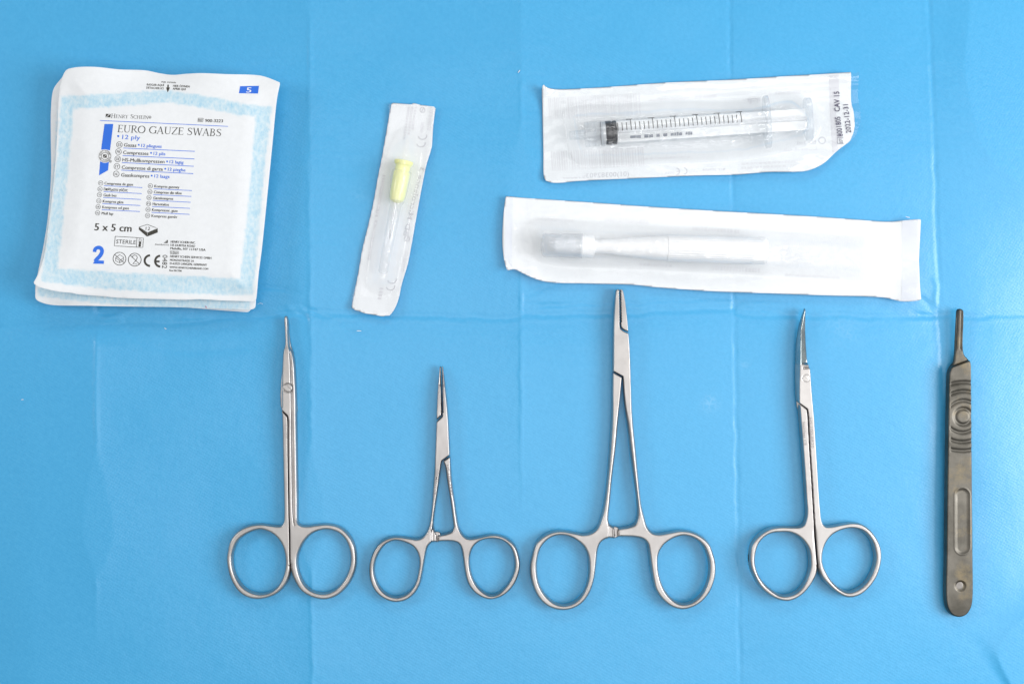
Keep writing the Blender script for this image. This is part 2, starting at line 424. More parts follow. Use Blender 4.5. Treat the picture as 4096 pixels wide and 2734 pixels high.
# ------------------------------------------------------------------ the drape
def drape_z(X, Y):
    """height in mm of the blue sheet at photo pixel X, Y"""
    Z = np.zeros(X.shape)
    wob = lambda f, s: vnoise(Y * f, X * 0 + s, 5)
    # vertical fold lines: x(y), ridge (+) or valley (-)
    for k, (x0, sl, amp, wd, ya, yb) in enumerate([(384, 0.0, 0.28, 8, 1330, 2400), (1238, 0.004, 0.30, 7, -900, 2900),
                                                   (2084, 0.001, 0.32, 6, -900, 1900), (2921, 0.016, -0.24, 7, -900, 3600),
                                                   (3722, 0.036, -0.22, 8, -900, 2300)]):
        xc = x0 + sl * Y + 3.5 * wob(0.012, k * 7.3) + 2.5 * wob(0.05, k * 3.1 + 1)
        d = X - xc
        env = sstep(ya - 60, ya + 60, Y) * (1 - sstep(yb - 250, yb + 250, Y))
        Z += env * amp * np.exp(-(d / wd) ** 2) * (0.75 + 0.35 * wob(0.02, k + 50))
        if amp < 0: Z += env * 0.04 * (np.exp(-((d - 15) / 7) ** 2) + np.exp(-((d + 15) / 7) ** 2))
        Z += env * 1.3 * np.sign(amp) * np.exp(-np.sqrt(d * d + 36) / 170)
    # horizontal fold
    hx = [-900, 0, 384, 800, 1060, 1240, 1500, 2060, 2100, 2500, 2930, 3300, 3745, 4096, 5000]
    hy = [1330, 1312, 1292, 1286, 1262, 1240, 1262, 1270, 1256, 1250, 1234, 1262, 1264, 1256, 1250]
    yc = np.interp(X, hx, hy) + 6 * vnoise(X * 0.011, X * 0 + 3, 9) + 3 * vnoise(X * 0.04, X * 0 + 8, 9)
    d = Y - yc
    Z += -0.12 * np.exp(-(d / 10) ** 2) + 0.09 * np.exp(-((d + 22) / 9) ** 2) * (0.6 + 0.5 * vnoise(X * 0.02, X * 0 + 1, 3)) \
         + 0.09 * np.exp(-((d - 20) / 9) ** 2) * (0.6 + 0.5 * vnoise(X * 0.018, X * 0 + 7, 3))
    Z += -0.15 * np.exp(-((d + 42 + 5 * vnoise(X * 0.02, X * 0, 12)) / 8) ** 2) * sstep(2080, 2120, X) * (1 - sstep(3000, 3300, X))
    Z += -1.2 * np.exp(-np.sqrt(d * d + 64) / 150)
    # wrinkles fanning out around the fold crossings and under the packets
    def wr(pts, amp, wd, soft=True):
        nonlocal Z
        P = spline([p for p in pts], 4, closed=False); D, T = polyline_dist(X, Y, P)
        e = np.sin(np.clip(T, 0.0, 1) * math.pi) ** 0.6 if soft else np.clip(1.4 * (1 - T), 0, 1)
        Z += 0.9 * amp * np.exp(-(D / wd) ** 2) * e
    wr([(900, 1140), (1040, 1147), (1140, 1158), (1215, 1178)], -0.45, 9, False)
    wr([(900, 1150), (1040, 1160), (1140, 1174), (1215, 1192)], 0.22, 12, False)
    wr([(620, 1300), (760, 1285), (900, 1272), (1060, 1262), (1180, 1246), (1225, 1252)], -0.30, 8)
    wr([(700, 1268), (860, 1278), (1000, 1268), (1120, 1250)], 0.28, 10)
    wr([(1185, 1255), (1215, 1262), (1235, 1285)], -0.40, 8)
    wr([(1200, 1215), (1240, 1240), (1290, 1262), (1330, 1270)], -0.35, 8)
    wr([(1140, 1225), (1180, 1245), (1240, 1225)], 0.30, 10)
    wr([(375, 1240), (400, 1252), (440, 1250), (478, 1244)], -0.45, 8)
    wr([(372, 1238), (388, 1220), (395, 1190)], -0.3, 9)
    wr([(384, 1300), (420, 1280), (470, 1262), (540, 1230)], 0.4, 16)
    wr([(390, 1302), (430, 1290), (460, 1284)], -0.35, 7)
    wr([(480, 1300), (560, 1360), (700, 1400), (900, 1395), (1100, 1370)], -0.25, 20)
    wr([(2088, 1190), (2120, 1172), (2200, 1140), (2280, 1125)], -0.28, 14)
    wr([(2088, 1262), (2110, 1240), (2180, 1225), (2300, 1222)], -0.25, 10)
    wr([(2930, 1240), (2950, 1215), (2990, 1205)], -0.3, 9)
    wr([(2930, 1240), (2975, 1258), (3100, 1262), (3250, 1262)], -0.25, 9)
    wr([(3660, 1175), (3700, 1195), (3745, 1240)], -0.35, 10)
    wr([(3735, 1110), (3760, 1140), (3752, 1200), (3775, 1245)], 0.35, 10)
    wr([(3640, 1240), (3700, 1258), (3760, 1262)], -0.2, 9)
    wr([(3860, 1500), (3800, 1700), (3790, 2000)], -0.2, 40)
    # the loose fold that drops away at the lower right and the softly lifted upper right corner
    A = np.array([3830., 2478.]); B = np.array([4085., 2850.]); u = (B - A) / np.linalg.norm(B - A)
    t = (X - A[0]) * u[0] + (Y - A[1]) * u[1]; s = (X - A[0]) * (-u[1]) + (Y - A[1]) * u[0]   # s < 0: right of the line
    s = -s
    tt = np.clip(t, 0, 700) / 260.0
    Z += 9.0 * tt * (1 - np.exp(-np.clip(s, 0, 500) / 150.0)) * sstep(-10, 60, s) * sstep(0, 420, t)
    Z += 0.0 * tt * np.exp(-np.clip(s, 0, None) / 40.0) * np.exp(-np.clip(-s, 0, None) / 90.0) * sstep(0, 420, t)
    Z += 15.0 * sstep(3650, 4700, X) * (1 - sstep(250, 1000, Y)) - 5.5 * sstep(3800, 4700, X) * sstep(500, 1300, Y) * (1 - sstep(2000, 2500, Y))
    Z += -7.0 * sstep(-60, -700, X) - 2.2 * sstep(150, -150, X) * sstep(1200, 2734, Y)
    # gentle unevenness
    Z += 0.35 * fbm(X / 420.0, Y / 420.0, 31, 2) + 0.03 * fbm(X / 60.0, Y / 60.0, 41, 2)
    Z -= 0.2
    return Z

def make_drape():
    xs = np.concatenate([np.linspace(-2600, -120, 40)[:-1], np.arange(-120, 4216, 7.0), np.linspace(4220, 6700, 40)])
    ys = np.concatenate([np.linspace(-2400, -100, 36)[:-1], np.arange(-100, 2834, 7.0), np.linspace(2840, 5200, 36)])
    X, Y = np.meshgrid(xs, ys); Z = np.minimum(drape_z(X, Y) - 0.7, 0.3) * 1e-3
    V = np.stack([(X - 2048) * PX, (1367 - Y) * PX, Z], -1).reshape(-1, 3)
    ny, nx = X.shape; I = np.arange(ny * nx).reshape(ny, nx)
    F = np.stack([I[:-1, :-1], I[1:, :-1], I[1:, 1:], I[:-1, 1:]], -1).reshape(-1, 4)
    me = bpy.data.meshes.new('surgical_drape')
    me.vertices.add(len(V)); me.vertices.foreach_set('co', V.ravel())
    me.loops.add(F.size); me.loops.foreach_set('vertex_index', F.ravel().astype(np.int32))
    me.polygons.add(len(F)); me.polygons.foreach_set('loop_start', np.arange(0, F.size, 4, dtype=np.int32))
    me.polygons.foreach_set('use_smooth', np.ones(len(F), bool))
    me.update(calc_edges=True); me.validate()
    rub = np.zeros(X.shape)
    for (cx, cy, r, a) in [(2843, 1613, 30, 0.45), (3395, 1330, 44, 0.22), (2982, 1455, 18, 0.25), (1432, 778, 36, 0.15), (3345, 1290, 55, 0.15)]:
        rub += a * np.exp(-(((X - cx) ** 2 + (Y - cy) ** 2) / r ** 2)) * (0.75 + 0.5 * vnoise(X / 14, Y / 14, 77))
    at = me.attributes.new('rub', 'FLOAT', 'POINT'); at.data.foreach_set('value', np.clip(rub, 0, 1).ravel().astype(np.float32))
    o = link('surgical_drape', me, DRAPE); o['kind'] = 'structure'
    o['label'] = 'creased blue nonwoven surgical drape under everything'
    return o
make_drape()

# ------------------------------------------------------------------ flat print: lettering and marks
_tc = {}
def text_mesh(s, bold=0.0):
    """built-in font as 2-D triangles, cap height 1, starting at x = 0"""
    if (s, bold) in _tc: return _tc[(s, bold)]
    c = bpy.data.curves.new('t', 'FONT'); c.body = s; c.resolution_u = 2; c.offset = bold
    o = bpy.data.objects.new('t', c); C.objects.link(o); bpy.context.view_layer.update()
    ev = o.evaluated_get(bpy.context.evaluated_depsgraph_get()); me = ev.to_mesh()
    V = np.array([(v.co.x, v.co.y) for v in me.vertices]); F = [tuple(p.vertices) for p in me.polygons]
    ev.to_mesh_clear(); bpy.data.objects.remove(o); bpy.data.curves.remove(c)
    V[:, 0] -= V[:, 0].min(); V /= 0.73
    _tc[(s, bold)] = (V, F); return V, F

T_, t_ = 0.125, 0.05
def _arc(cx, cy, rx, ry, a0, a1, n=14):
    return [(cx + rx * math.cos(math.radians(a0 + (a1 - a0) * i / n)), cy + ry * math.sin(math.radians(a0 + (a1 - a0) * i / n))) for i in range(n + 1)]
def _vw(pts, lo=0.05, hi=0.13):
    """stroke widths of a broad pen: thick where the stroke runs upright"""
    w = []
    for i in range(len(pts)):
        a = pts[max(i - 1, 0)]; b = pts[min(i + 1, len(pts) - 1)]
        L = math.hypot(b[0] - a[0], b[1] - a[1]) + 1e-9; w.append(lo + (hi - lo) * abs(b[1] - a[1]) / L)
    return w
def _ser(x, y, h=0.11): return ([(x - h, y), (x + h, y)], 0.045)
_O = _arc(.43, .5, .37, .475, 0, 360, 26)
_C = _arc(.45, .5, .39, .475, 42, 318, 22)
SERIF = {
 'E': (.62, [([(.15, 0), (.15, 1)], T_), ([(.03, .975), (.54, .975)], t_), ([(.15, .52), (.45, .52)], t_), ([(.03, .025), (.57, .025)], t_), ([(.54, .99), (.55, .82)], .04), ([(.45, .61), (.45, .43)], .035), ([(.57, .01), (.6, .19)], .04)]),
 'U': (.80, [([(.16, 1), (.16, .35), (.2, .14), (.3, .045), (.42, .025)], [.125, .125, .11, .08, .06]), ([(.42, .025), (.55, .06), (.63, .16), (.66, .35), (.66, 1)], t_), _ser(.16, .98, .14), _ser(.66, .98, .11)]),
 'R': (.72, [([(.15, 0), (.15, 1)], T_), ([(.03, .975), (.3, .975), (.46, .93), (.53, .83), (.53, .7), (.45, .56), (.3, .5), (.15, .49)], [.045, .05, .08, .115, .115, .08, .05, .045]), ([(.33, .5), (.52, .2), (.74, .02)], [.1, .11, .08]), _ser(.15, .02, .13)]),
 'O': (.86, [(_O, _vw(_O))]),
 'G': (.84, [(_C, _vw(_C)), ([(.74, .45), (.74, .08)], .12), _ser(.74, .45, .11), ([(.74, .82), (.74, .98)], .04)]),
 'A': (.76, [([(.08, .02), (.37, 1)], t_), ([(.36, 1), (.66, .02)], T_), ([(.18, .35), (.55, .35)], t_), _ser(.08, .02, .1), _ser(.66, .02, .12)]),
 'Z': (.68, [([(.07, .975), (.62, .975)], t_), ([(.6, .97), (.07, .03)], .11), ([(.05, .025), (.62, .025)], t_), ([(.08, .99), (.07, .82)], .04), ([(.62, .01), (.65, .19)], .04)]),
 'S': (.58, [([(.5, .8), (.46, .93), (.32, .98), (.16, .93), (.09, .78), (.16, .64), (.32, .53), (.46, .42), (.52, .26), (.45, .09), (.28, .02), (.13, .06), (.07, .2)], [.045, .05, .055, .08, .1, .12, .13, .12, .1, .08, .055, .05, .045]), ([(.5, .95), (.5, .78)], .035), ([(.07, .22), (.07, .04)], .035)]),
 'W': (1.06, [([(.1, 1), (.33, 0)], T_), ([(.33, 0), (.55, .98)], t_), ([(.53, 1), (.76, 0)], T_), ([(.76, 0), (.98, 1)], t_), _ser(.1, .98, .11), _ser(.98, .98, .09), _ser(.54, .98, .09)]),
 'B': (.68, [([(.15, 0), (.15, 1)], T_), ([(.03, .975), (.32, .975), (.47, .91), (.5, .77), (.44, .62), (.3, .535), (.15, .53)], [.045, .05, .09, .11, .09, .05, .045]), ([(.28, .535), (.47, .47), (.56, .33), (.55, .2), (.45, .06), (.28, .025), (.03, .025)], [.045, .09, .12, .12, .09, .05, .045])]),
 'H': (.86, [([(.16, 0), (.16, 1)], T_), ([(.68, 0), (.68, 1)], T_), ([(.16, .52), (.68, .52)], t_), _ser(.16, .98, .13), _ser(.16, .02, .13), _ser(.68, .98, .13), _ser(.68, .02, .13)]),
 'N': (.86, [([(.13, 0), (.13, 1)], t_), ([(.13, .98), (.7, .02)], T_), ([(.7, 0), (.7, 1)], t_), _ser(.08, .98, .09), _ser(.13, .02, .11), _ser(.7, .98, .11)]),
 'Y': (.70, [([(.08, 1), (.35, .5)], T_), ([(.62, 1), (.35, .5)], t_), ([(.35, .5), (.35, 0)], T_), _ser(.08, .98, .1), _ser(.62, .98, .09), _ser(.35, .02, .13)]),
 'C': (.80, [(_C, _vw(_C)), ([(.74, .8), (.74, .97)], .04)]),
 'I': (.36, [([(.17, 0), (.17, 1)], T_), _ser(.17, .98, .13), _ser(.17, .02, .13)]),
 ' ': (.34, []),
}

class Print:
    """collects flat ink shapes in photo pixels, then lays them on a surface"""
    def __init__(self): self.V = []; self.F = []; self.L = []; self.k = 0
    def add(self, V, F):
        n = len(self.V); self.V += [tuple(v) for v in V]; self.L += [self.k % 7] * len(V); self.k += 1
        self.F += [tuple(i + n for i in f) for f in F]
    def stroke(self, pts, width, maxseg=14.0):
        ws = list(width) if hasattr(width, '__len__') else [width] * len(pts)
        P = []; Q = []
        for i in range(len(pts) - 1):
            a = np.array(pts[i], float); b = np.array(pts[i + 1], float); m = max(1, int(np.linalg.norm(b - a) / maxseg))
            for j in range(m): P.append(a + (b - a) * j / m); Q.append(ws[i] + (ws[i + 1] - ws[i]) * j / m)
        P.append(np.array(pts[-1], float)); Q.append(ws[-1]); V = []; F = []
        for i, p in enumerate(P):
            d = P[min(i + 1, len(P) - 1)] - P[max(i - 1, 0)]; d = d / (np.linalg.norm(d) + 1e-9)
            nn = np.array([-d[1], d[0]]) * Q[i] / 2; V += [p + nn, p - nn]
        for i in range(len(P) - 1): F.append((2 * i, 2 * i + 1, 2 * i + 3, 2 * i + 2))
        self.add(V, F)
    def circle(self, c, r, width, n=36, ry=None, sh=0.0):
        ry = ry or r
        pts = [(c[0] + r * math.cos(2 * math.pi * i / n) - sh * ry * math.sin(2 * math.pi * i / n), c[1] + ry * math.sin(2 * math.pi * i / n)) for i in range(n + 1)]
        self.stroke(pts, width, 99)
    def dot(self, c, r, n=18):
        V = [c] + [(c[0] + r * math.cos(2 * math.pi * i / n), c[1] + r * math.sin(2 * math.pi * i / n)) for i in range(n)]
        self.add(V, [(0, 1 + i, 1 + (i + 1) % n) for i in range(n)])
    def quad(self, a, b, c, d, m=8):
        a, b, c, d = [np.array(p, float) for p in (a, b, c, d)]; V = []; F = []
        for j in range(m + 1):
            for i in range(m + 1):
                u = i / m; v = j / m; V.append((a * (1 - u) + b * u) * (1 - v) + (d * (1 - u) + c * u) * v)
        for j in range(m):
            for i in range(m):
                k = j * (m + 1) + i; F.append((k, k + 1, k + m + 2, k + m + 1))
        self.add(V, F)
    def text(self, s, x0, y0, x1, cap, slope=0.045, lean=0.105, bold=0.0, mirror=False, serif=False):
        """baseline from (x0, y0) to x1 (photo px); slope = dy/dx, lean = shift right per unit up"""
        if serif:
            tot = 0; items = []
            for ch in s:
                big = ch.isupper() or ch == ' '; k = 1.0 if big else serif
                g = SERIF[ch.upper()]; items.append((tot, k, g)); tot += (g[0] + 0.03) * k
            tot -= 0.03; w = x1 - x0
            for (ox, k, g) in items:
                for pts, wd in g[1]:
                    Q = []
                    for (a, b) in pts:
                        u = (ox + a * k) / tot * w; Q.append((x0 + u + b * k * cap * lean, y0 + u * slope - b * k * cap))
                    ws = [q * k * cap for q in wd] if hasattr(wd, '__len__') else wd * k * cap
                    self.stroke(Q, ws)
            return
        V, F = text_mesh(s); wd = V[:, 0].max(); w = x1 - x0
        u = V[:, 0] / wd * w
        if mirror: u = w - u
        X = x0 + u + V[:, 1] * cap * lean; Y = y0 + u * slope - V[:, 1] * cap
        self.add(np.stack([X, Y], 1), F)
        if bold: self.add(np.stack([X + min(bold * 5.0, 0.065) * cap, Y], 1), F)
    def text_dir(self, s, p0, p1, cap, bold=0.0, mirror=False, side=1):
        """text whose baseline runs p0 -> p1 (any direction); up is to the left of travel on the photo (side=1)"""
        V, F = text_mesh(s, min(bold, 0.006)); p0 = np.array(p0, float); p1 = np.array(p1, float)
        d = p1 - p0; up = np.array([d[1], -d[0]]) / np.linalg.norm(d) * cap * side
        u = V[:, 0] / V[:, 0].max()
        if mirror: u = 1 - u
        self.add(p0 + np.outer(u, d) + np.outer(V[:, 1], up), F)
    def build(self, name, root, mat, zf, lift=6e-5):
        P = np.array(self.V); z = zf(P[:, 0], P[:, 1]) + lift + np.array(self.L) * 4e-6
        V = world_px(P[:, 0], P[:, 1], z); F = []
        for f in self.F:                       # keep every face looking up
            a, b, c = V[f[0]], V[f[1]], V[f[2]]
            F.append(f if (b[0] - a[0]) * (c[1] - a[1]) - (b[1] - a[1]) * (c[0] - a[0]) > 0 else tuple(reversed(f)))
        return attach(link(name, mesh_from(name, V, F, smooth=False), mat), root)

# ------------------------------------------------------------------ steel instruments
def by_y(*cuts):
    """name parts along the length: (upper limit y, name) ..."""
    def f(cx, cy):
        out = np.array([cuts[-1][1]] * len(cx), dtype=object)
        for lim, nm in reversed(cuts[:-1]): out[cy < lim] = nm
        return out
    return f

def groove(dist, depth, width): return -depth * np.exp(-(dist / width) ** 2)

RES = 1.7
def ring_grow(y0, y1, mid=None, a=2.4, b=0.8):
    def g(px, py):
        v = b + (a - b) * sstep(y0, y1, py)
        if mid is not None: v = v * sstep(4, 14, polyline_dist(px, py, mid)[0])
        return v
    return g

def straight_scissors():
    zm = 0.0023
    t = thing('scissors', 'straight steel scissors closed with blunt narrow tip, first instrument from the left', 'scissors', W(1160, 1850))
    right_ring_o = [(1192, 2060), (1193, 2081), (1199, 2093), (1212, 2100), (1234, 2101), (1268, 2096), (1314, 2093), (1360, 2105), (1394, 2134), (1417, 2175), (1425, 2226), (1421, 2274), (1401, 2324), (1371, 2361), (1337, 2384), (1295, 2393), (1245, 2382), (1206, 2357), (1180, 2315), (1167, 2274), (1163.5, 2240)]
    right_hole = spline([(1314, 2114), (1355, 2127), (1385, 2157), (1402, 2203), (1404, 2244), (1392, 2292), (1364, 2336), (1332, 2361), (1291, 2371), (1249, 2360), (1217, 2331), (1197, 2287), (1190, 2239), (1200, 2196), (1222, 2157), (1249, 2131), (1279, 2118)])
    upper = [(1137, 1269), (1140, 1264), (1147, 1264), (1150, 1272), (1153.5, 1328), (1160, 1388), (1170, 1408), (1178, 1445), (1182, 1504), (1186, 1592), (1187, 1700), (1190, 1872), (1192, 2000)] + right_ring_o + \
            [(1162.5, 2157), (1160, 2054), (1158, 1938), (1156, 1773), (1155.2, 1672), (1152, 1660, 1), (1129, 1637, 1), (1130, 1504), (1132, 1445), (1135, 1404), (1141, 1381), (1140, 1328)]
    seam = [(1150, 1272), (1153, 1328), (1160, 1392), (1164, 1428), (1167, 1504), (1169, 1592), (1170, 1698), (1172, 1872), (1174, 2005), (1176, 2054), (1181, 2100)]
    screw_c = (1153.7, 1550)
    def T(px, py): return 0.0021 - 0.0009 * (1 - sstep(1265, 1420, py))
    mid = [(1129, 1638), (1153, 1662), (1155, 1773), (1157, 1938), (1159, 2054), (1161.5, 2157), (1162, 2250)]
    def R(px, py):
        ds, _ = polyline_dist(px, py, mid)
        return (9 + 3 * sstep(2080, 2130, py)) * (0.28 + 0.72 * sstep(3, 11, ds))
    f0 = edge_round(T, R, 2.5)
    def top(px, py, d):
        z = f0(px, py, d)
        ds, _ = polyline_dist(px, py, seam)
        z = z + groove(ds, 0.00075, 2.6) * (1 - sstep(2085, 2105, py)) * sstep(1370, 1430, py)
        right = np.interp(py, [p[1] for p in seam], [p[0] for p in seam])
        z = z - 0.00045 * sstep(0, 3, px - right) * (1 - sstep(2060, 2100, py)) * sstep(1370, 1430, py)
        rs = np.hypot(px - screw_c[0], py - screw_c[1])
        z = z + groove(rs - 17.5, 0.0003, 1.7)
        return np.maximum(z, 0.3 * f0(px, py, d))
    solid([spline(upper), right_hole], RES, zm, top, f0, t, by_y((1640, 'blade'), (2085, 'shank'), (9999, 'finger_ring')), STEEL, drop=0.0011, grow=ring_grow(2085, 2120, mid))
    # the other half shows below the joint, left of the seam
    lower = [(1129, 1640, 1), (1152, 1664, 1), (1153, 1676), (1154, 1773), (1156, 1938), (1158, 2054), (1160.5, 2157), (1161.5, 2240), (1163, 2258), (1162, 2281), (1148, 2327), (1121, 2361), (1084, 2382), (1033, 2392), (992, 2384), (957, 2361), (930, 2320), (916, 2278), (910, 2235), (913, 2207), (925, 2159), (955, 2122), (999, 2099), (1047, 2093), (1084, 2098), (1114, 2101), (1128, 2097), (1136, 2083), (1138, 2060), (1137, 1971), (1134, 1839), (1131, 1700)]
    left_hole = spline([(1040, 2114), (992, 2130), (953, 2160), (934, 2203), (930, 2232), (937, 2281), (960, 2328), (992, 2358), (1038, 2373), (1084, 2364), (1114, 2342), (1135, 2304), (1145, 2255), (1140, 2203), (1123, 2162), (1095, 2133), (1068, 2119)])
    solid([spline(lower), left_hole], RES, zm, f0, f0, t, by_y((2085, 'shank'), (9999, 'finger_ring')), STEEL, drop=0.0011, grow=ring_grow(2085, 2120, mid))
    # lower blade lying under the upper one
    lb = [(1139, 1275), (1151, 1269), (1157.5, 1328), (1165, 1381), (1175, 1411), (1177, 1445), (1182, 1504), (1186.5, 1592), (1187, 1650), (1132, 1650), (1132, 1445), (1142, 1385), (1141, 1330)]
    solid([spline(lb)], RES, 0.0008, edge_round(0.0007, 5), edge_round(0.0007, 5), t, 'blade', STEEL)
    sc_ = spline([(screw_c[0] + 16 * math.cos(a), screw_c[1] + 16 * math.sin(a)) for a in np.linspace(0, 2 * math.pi, 16, endpoint=False)])
    slot = [(1143, 1536), (1164, 1563)]
    def st(px, py, d):
        ds, _ = polyline_dist(px, py, slot); return edge_round(0.0004, 3)(px, py, d) + groove(ds, 0.00022, 1.2)
    solid([sc_], 1.2, zm + 0.00178, st, edge_round(0.0005, 3), t, 'screw', STEEL)
    p = Print(); zt = lambda x, y: np.full(x.shape, zm + 0.00225)
    p.text_dir('05/07', (1137, 1695), (1137.5, 1752), 11, side=1); p.build('faint_marking', t, ETCH_L, zt, 3e-5)
    return t
straight_scissors()

def make_forceps(name, label, cat, loc, left, lhole, right, rhole, zm, T, R, toph, parts_l, parts_r, mat):
    t = thing(name, label, cat, loc)
    f = edge_round(T, R, 2.5)
    solid([spline(left), spline(lhole)], RES, zm, lambda a, b, d: f(a, b, d) + toph(a, b, 'l'), f, t, parts_l, mat, drop=0.0011, grow=ring_grow(2100, 2150, None, 2.6, 0.0))
    solid([spline(right), spline(rhole)], RES, zm, lambda a, b, d: f(a, b, d) + toph(a, b, 'r'), f, t, parts_r, mat, drop=0.0011, grow=ring_grow(2100, 2150, None, 2.6, 0.0))
    return t

def zigzag(x0, y0, x1, y1, n, amp):
    return [(x0 + (x1 - x0) * i / n + (amp if i % 2 else -amp), y0 + (y1 - y0) * i / n, 1) for i in range(n + 1)]

def mosquito():
    zm = 0.0021
    tz = zigzag(1765.5, 1468, 1769.5, 1650, 44, 1.7)
    # right half carries the long plate (joint box) and the left-hand ring; left jaw belongs to the other half
    plate = [(1769, 1464), (1771, 1466), (1776, 1500), (1782, 1547), (1792, 1647), (1797, 1736), (1800, 1812, 1), (1800, 1819, 1), (1772, 1839, 1), (1768, 1844), (1762, 1884), (1753, 1958), (1744, 2017), (1736, 2082), (1737, 2115), (1743, 2127), (1748, 2136, 1), (1749, 2164, 1), (1727, 2166), (1712, 2181), (1704, 2203), (1698, 2236), (1689, 2288), (1678, 2335), (1657, 2370), (1624, 2395), (1585, 2403), (1558, 2398), (1525, 2381), (1497, 2351), (1482, 2310), (1480, 2263), (1492, 2214), (1514, 2176), (1547, 2152), (1585, 2144), (1635, 2149), (1667, 2154), (1689, 2146), (1706, 2126), (1719, 2082), (1728, 2005), (1731, 1958), (1738, 1865), (1742, 1773), (1745, 1690, 1), (1745, 1685, 1), (1769, 1664, 1)] + \
            [(x + 0.9, y, 1) for x, y, _ in reversed(tz)]
    lh = [(1585, 2157), (1624, 2166), (1654, 2182), (1672, 2208), (1679, 2239), (1675, 2285), (1661, 2335), (1637, 2366), (1602, 2383), (1580, 2386), (1545, 2372), (1515, 2340), (1498, 2296), (1498, 2255), (1512, 2214), (1537, 2178), (1560, 2163)]
    jaw = [(1758, 1468), (1759, 1464), (1763.5, 1464)] + [(x - 0.9, y, 1) for x, y, _ in tz] + [(1766.5, 1660, 1), (1745.5, 1679, 1), (1745.5, 1660), (1748, 1600), (1751, 1547), (1755, 1500)]
    rest = [(1801, 1822, 1), (1773.5, 1841.5, 1), (1781, 1865), (1788, 1921), (1797, 1976), (1803, 2017), (1811, 2082), (1813, 2108), (1806, 2122), (1780, 2133), (1752, 2139, 1), (1752, 2162, 1), (1780, 2160), (1816, 2162), (1835, 2170), (1846, 2189), (1853, 2228), (1859, 2274), (1868, 2315), (1881, 2343), (1903, 2368), (1936, 2387), (1964, 2392), (2005, 2381), (2040, 2354), (2065, 2315), (2078, 2263), (2073, 2219), (2057, 2178), (2027, 2151), (1991, 2137), (1958, 2137), (1909, 2148), (1876, 2152), (1855, 2140), (1838, 2110), (1827, 2055), (1821, 2010), (1812, 1958), (1805, 1884)]
    rh = [(1969, 2150), (2008, 2157), (2040, 2182), (2056, 2219), (2060, 2263), (2048, 2307), (2021, 2347), (1991, 2372), (1964, 2379), (1935, 2366), (1904, 2335), (1885, 2296), (1877, 2252), (1880, 2214), (1896, 2179), (1926, 2157)]
    T = lambda px, py: 0.0019 - 0.0007 * (1 - sstep(1464, 1640, py)) + 0.0002 * sstep(1950, 2150, py)
    R = lambda px, py: 5.0 + 4 * sstep(1840, 1900, py) + 1 * sstep(2000, 2120, py)
    def toph(px, py, side):
        z = np.zeros(px.shape)
        if side == 'l':
            z += groove(np.abs(px - 1727.5), 0.0006, 2.5) * sstep(2112, 2124, py) * (1 - sstep(2166, 2170, py)) * 0.8
            z += -0.0006 * sstep(1728, 1731, px) * sstep(2090, 2120, py) * (1 - sstep(2180, 2190, py))
        z += -0.0005 * (1 - sstep(1535, 1548, py)) * np.exp(-((px - 1766) / 9) ** 2)      # ground recess along the teeth
        return z
    t = make_forceps('mosquito_forceps', 'short hemostat forceps with slim serrated jaws, second instrument from the left', 'forceps', W(1770, 1950), plate, lh, rest, rh, zm, T, R, toph,
                     by_y((1700, 'jaw'), (1850, 'box_joint'), (2120, 'shank'), (9999, 'finger_ring')), by_y((2118, 'shank'), (9999, 'finger_ring')), STEEL_D)
    f = edge_round(T, R, 2.5)
    solid([spline(jaw)], 1.6, zm, lambda a, b, d: f(a, b, d) + toph(a, b, 'r'), f, t, 'jaw', STEEL_D, drop=0.0011)
    solid([spline([(1733, 2126), (1760, 2126), (1760, 2163), (1733, 2163)])], RES, 0.0014, edge_round(0.0011, 4), edge_round(0.0011, 4), t, 'ratchet', STEEL_D)
    p = Print(); zt = lambda x, y: np.full(x.shape, zm + 0.0019)
    p.text_dir('HS 100-7530', (1785, 1858), (1803.5, 1978), 10.5, bold=0.012)
    p.text_dir('GERMANY CE', (1747, 1874), (1734, 1976), 9.5, bold=0.015)
    p.build('engraving', t, ETCH, zt, 4e-5)
    return t
mosquito()

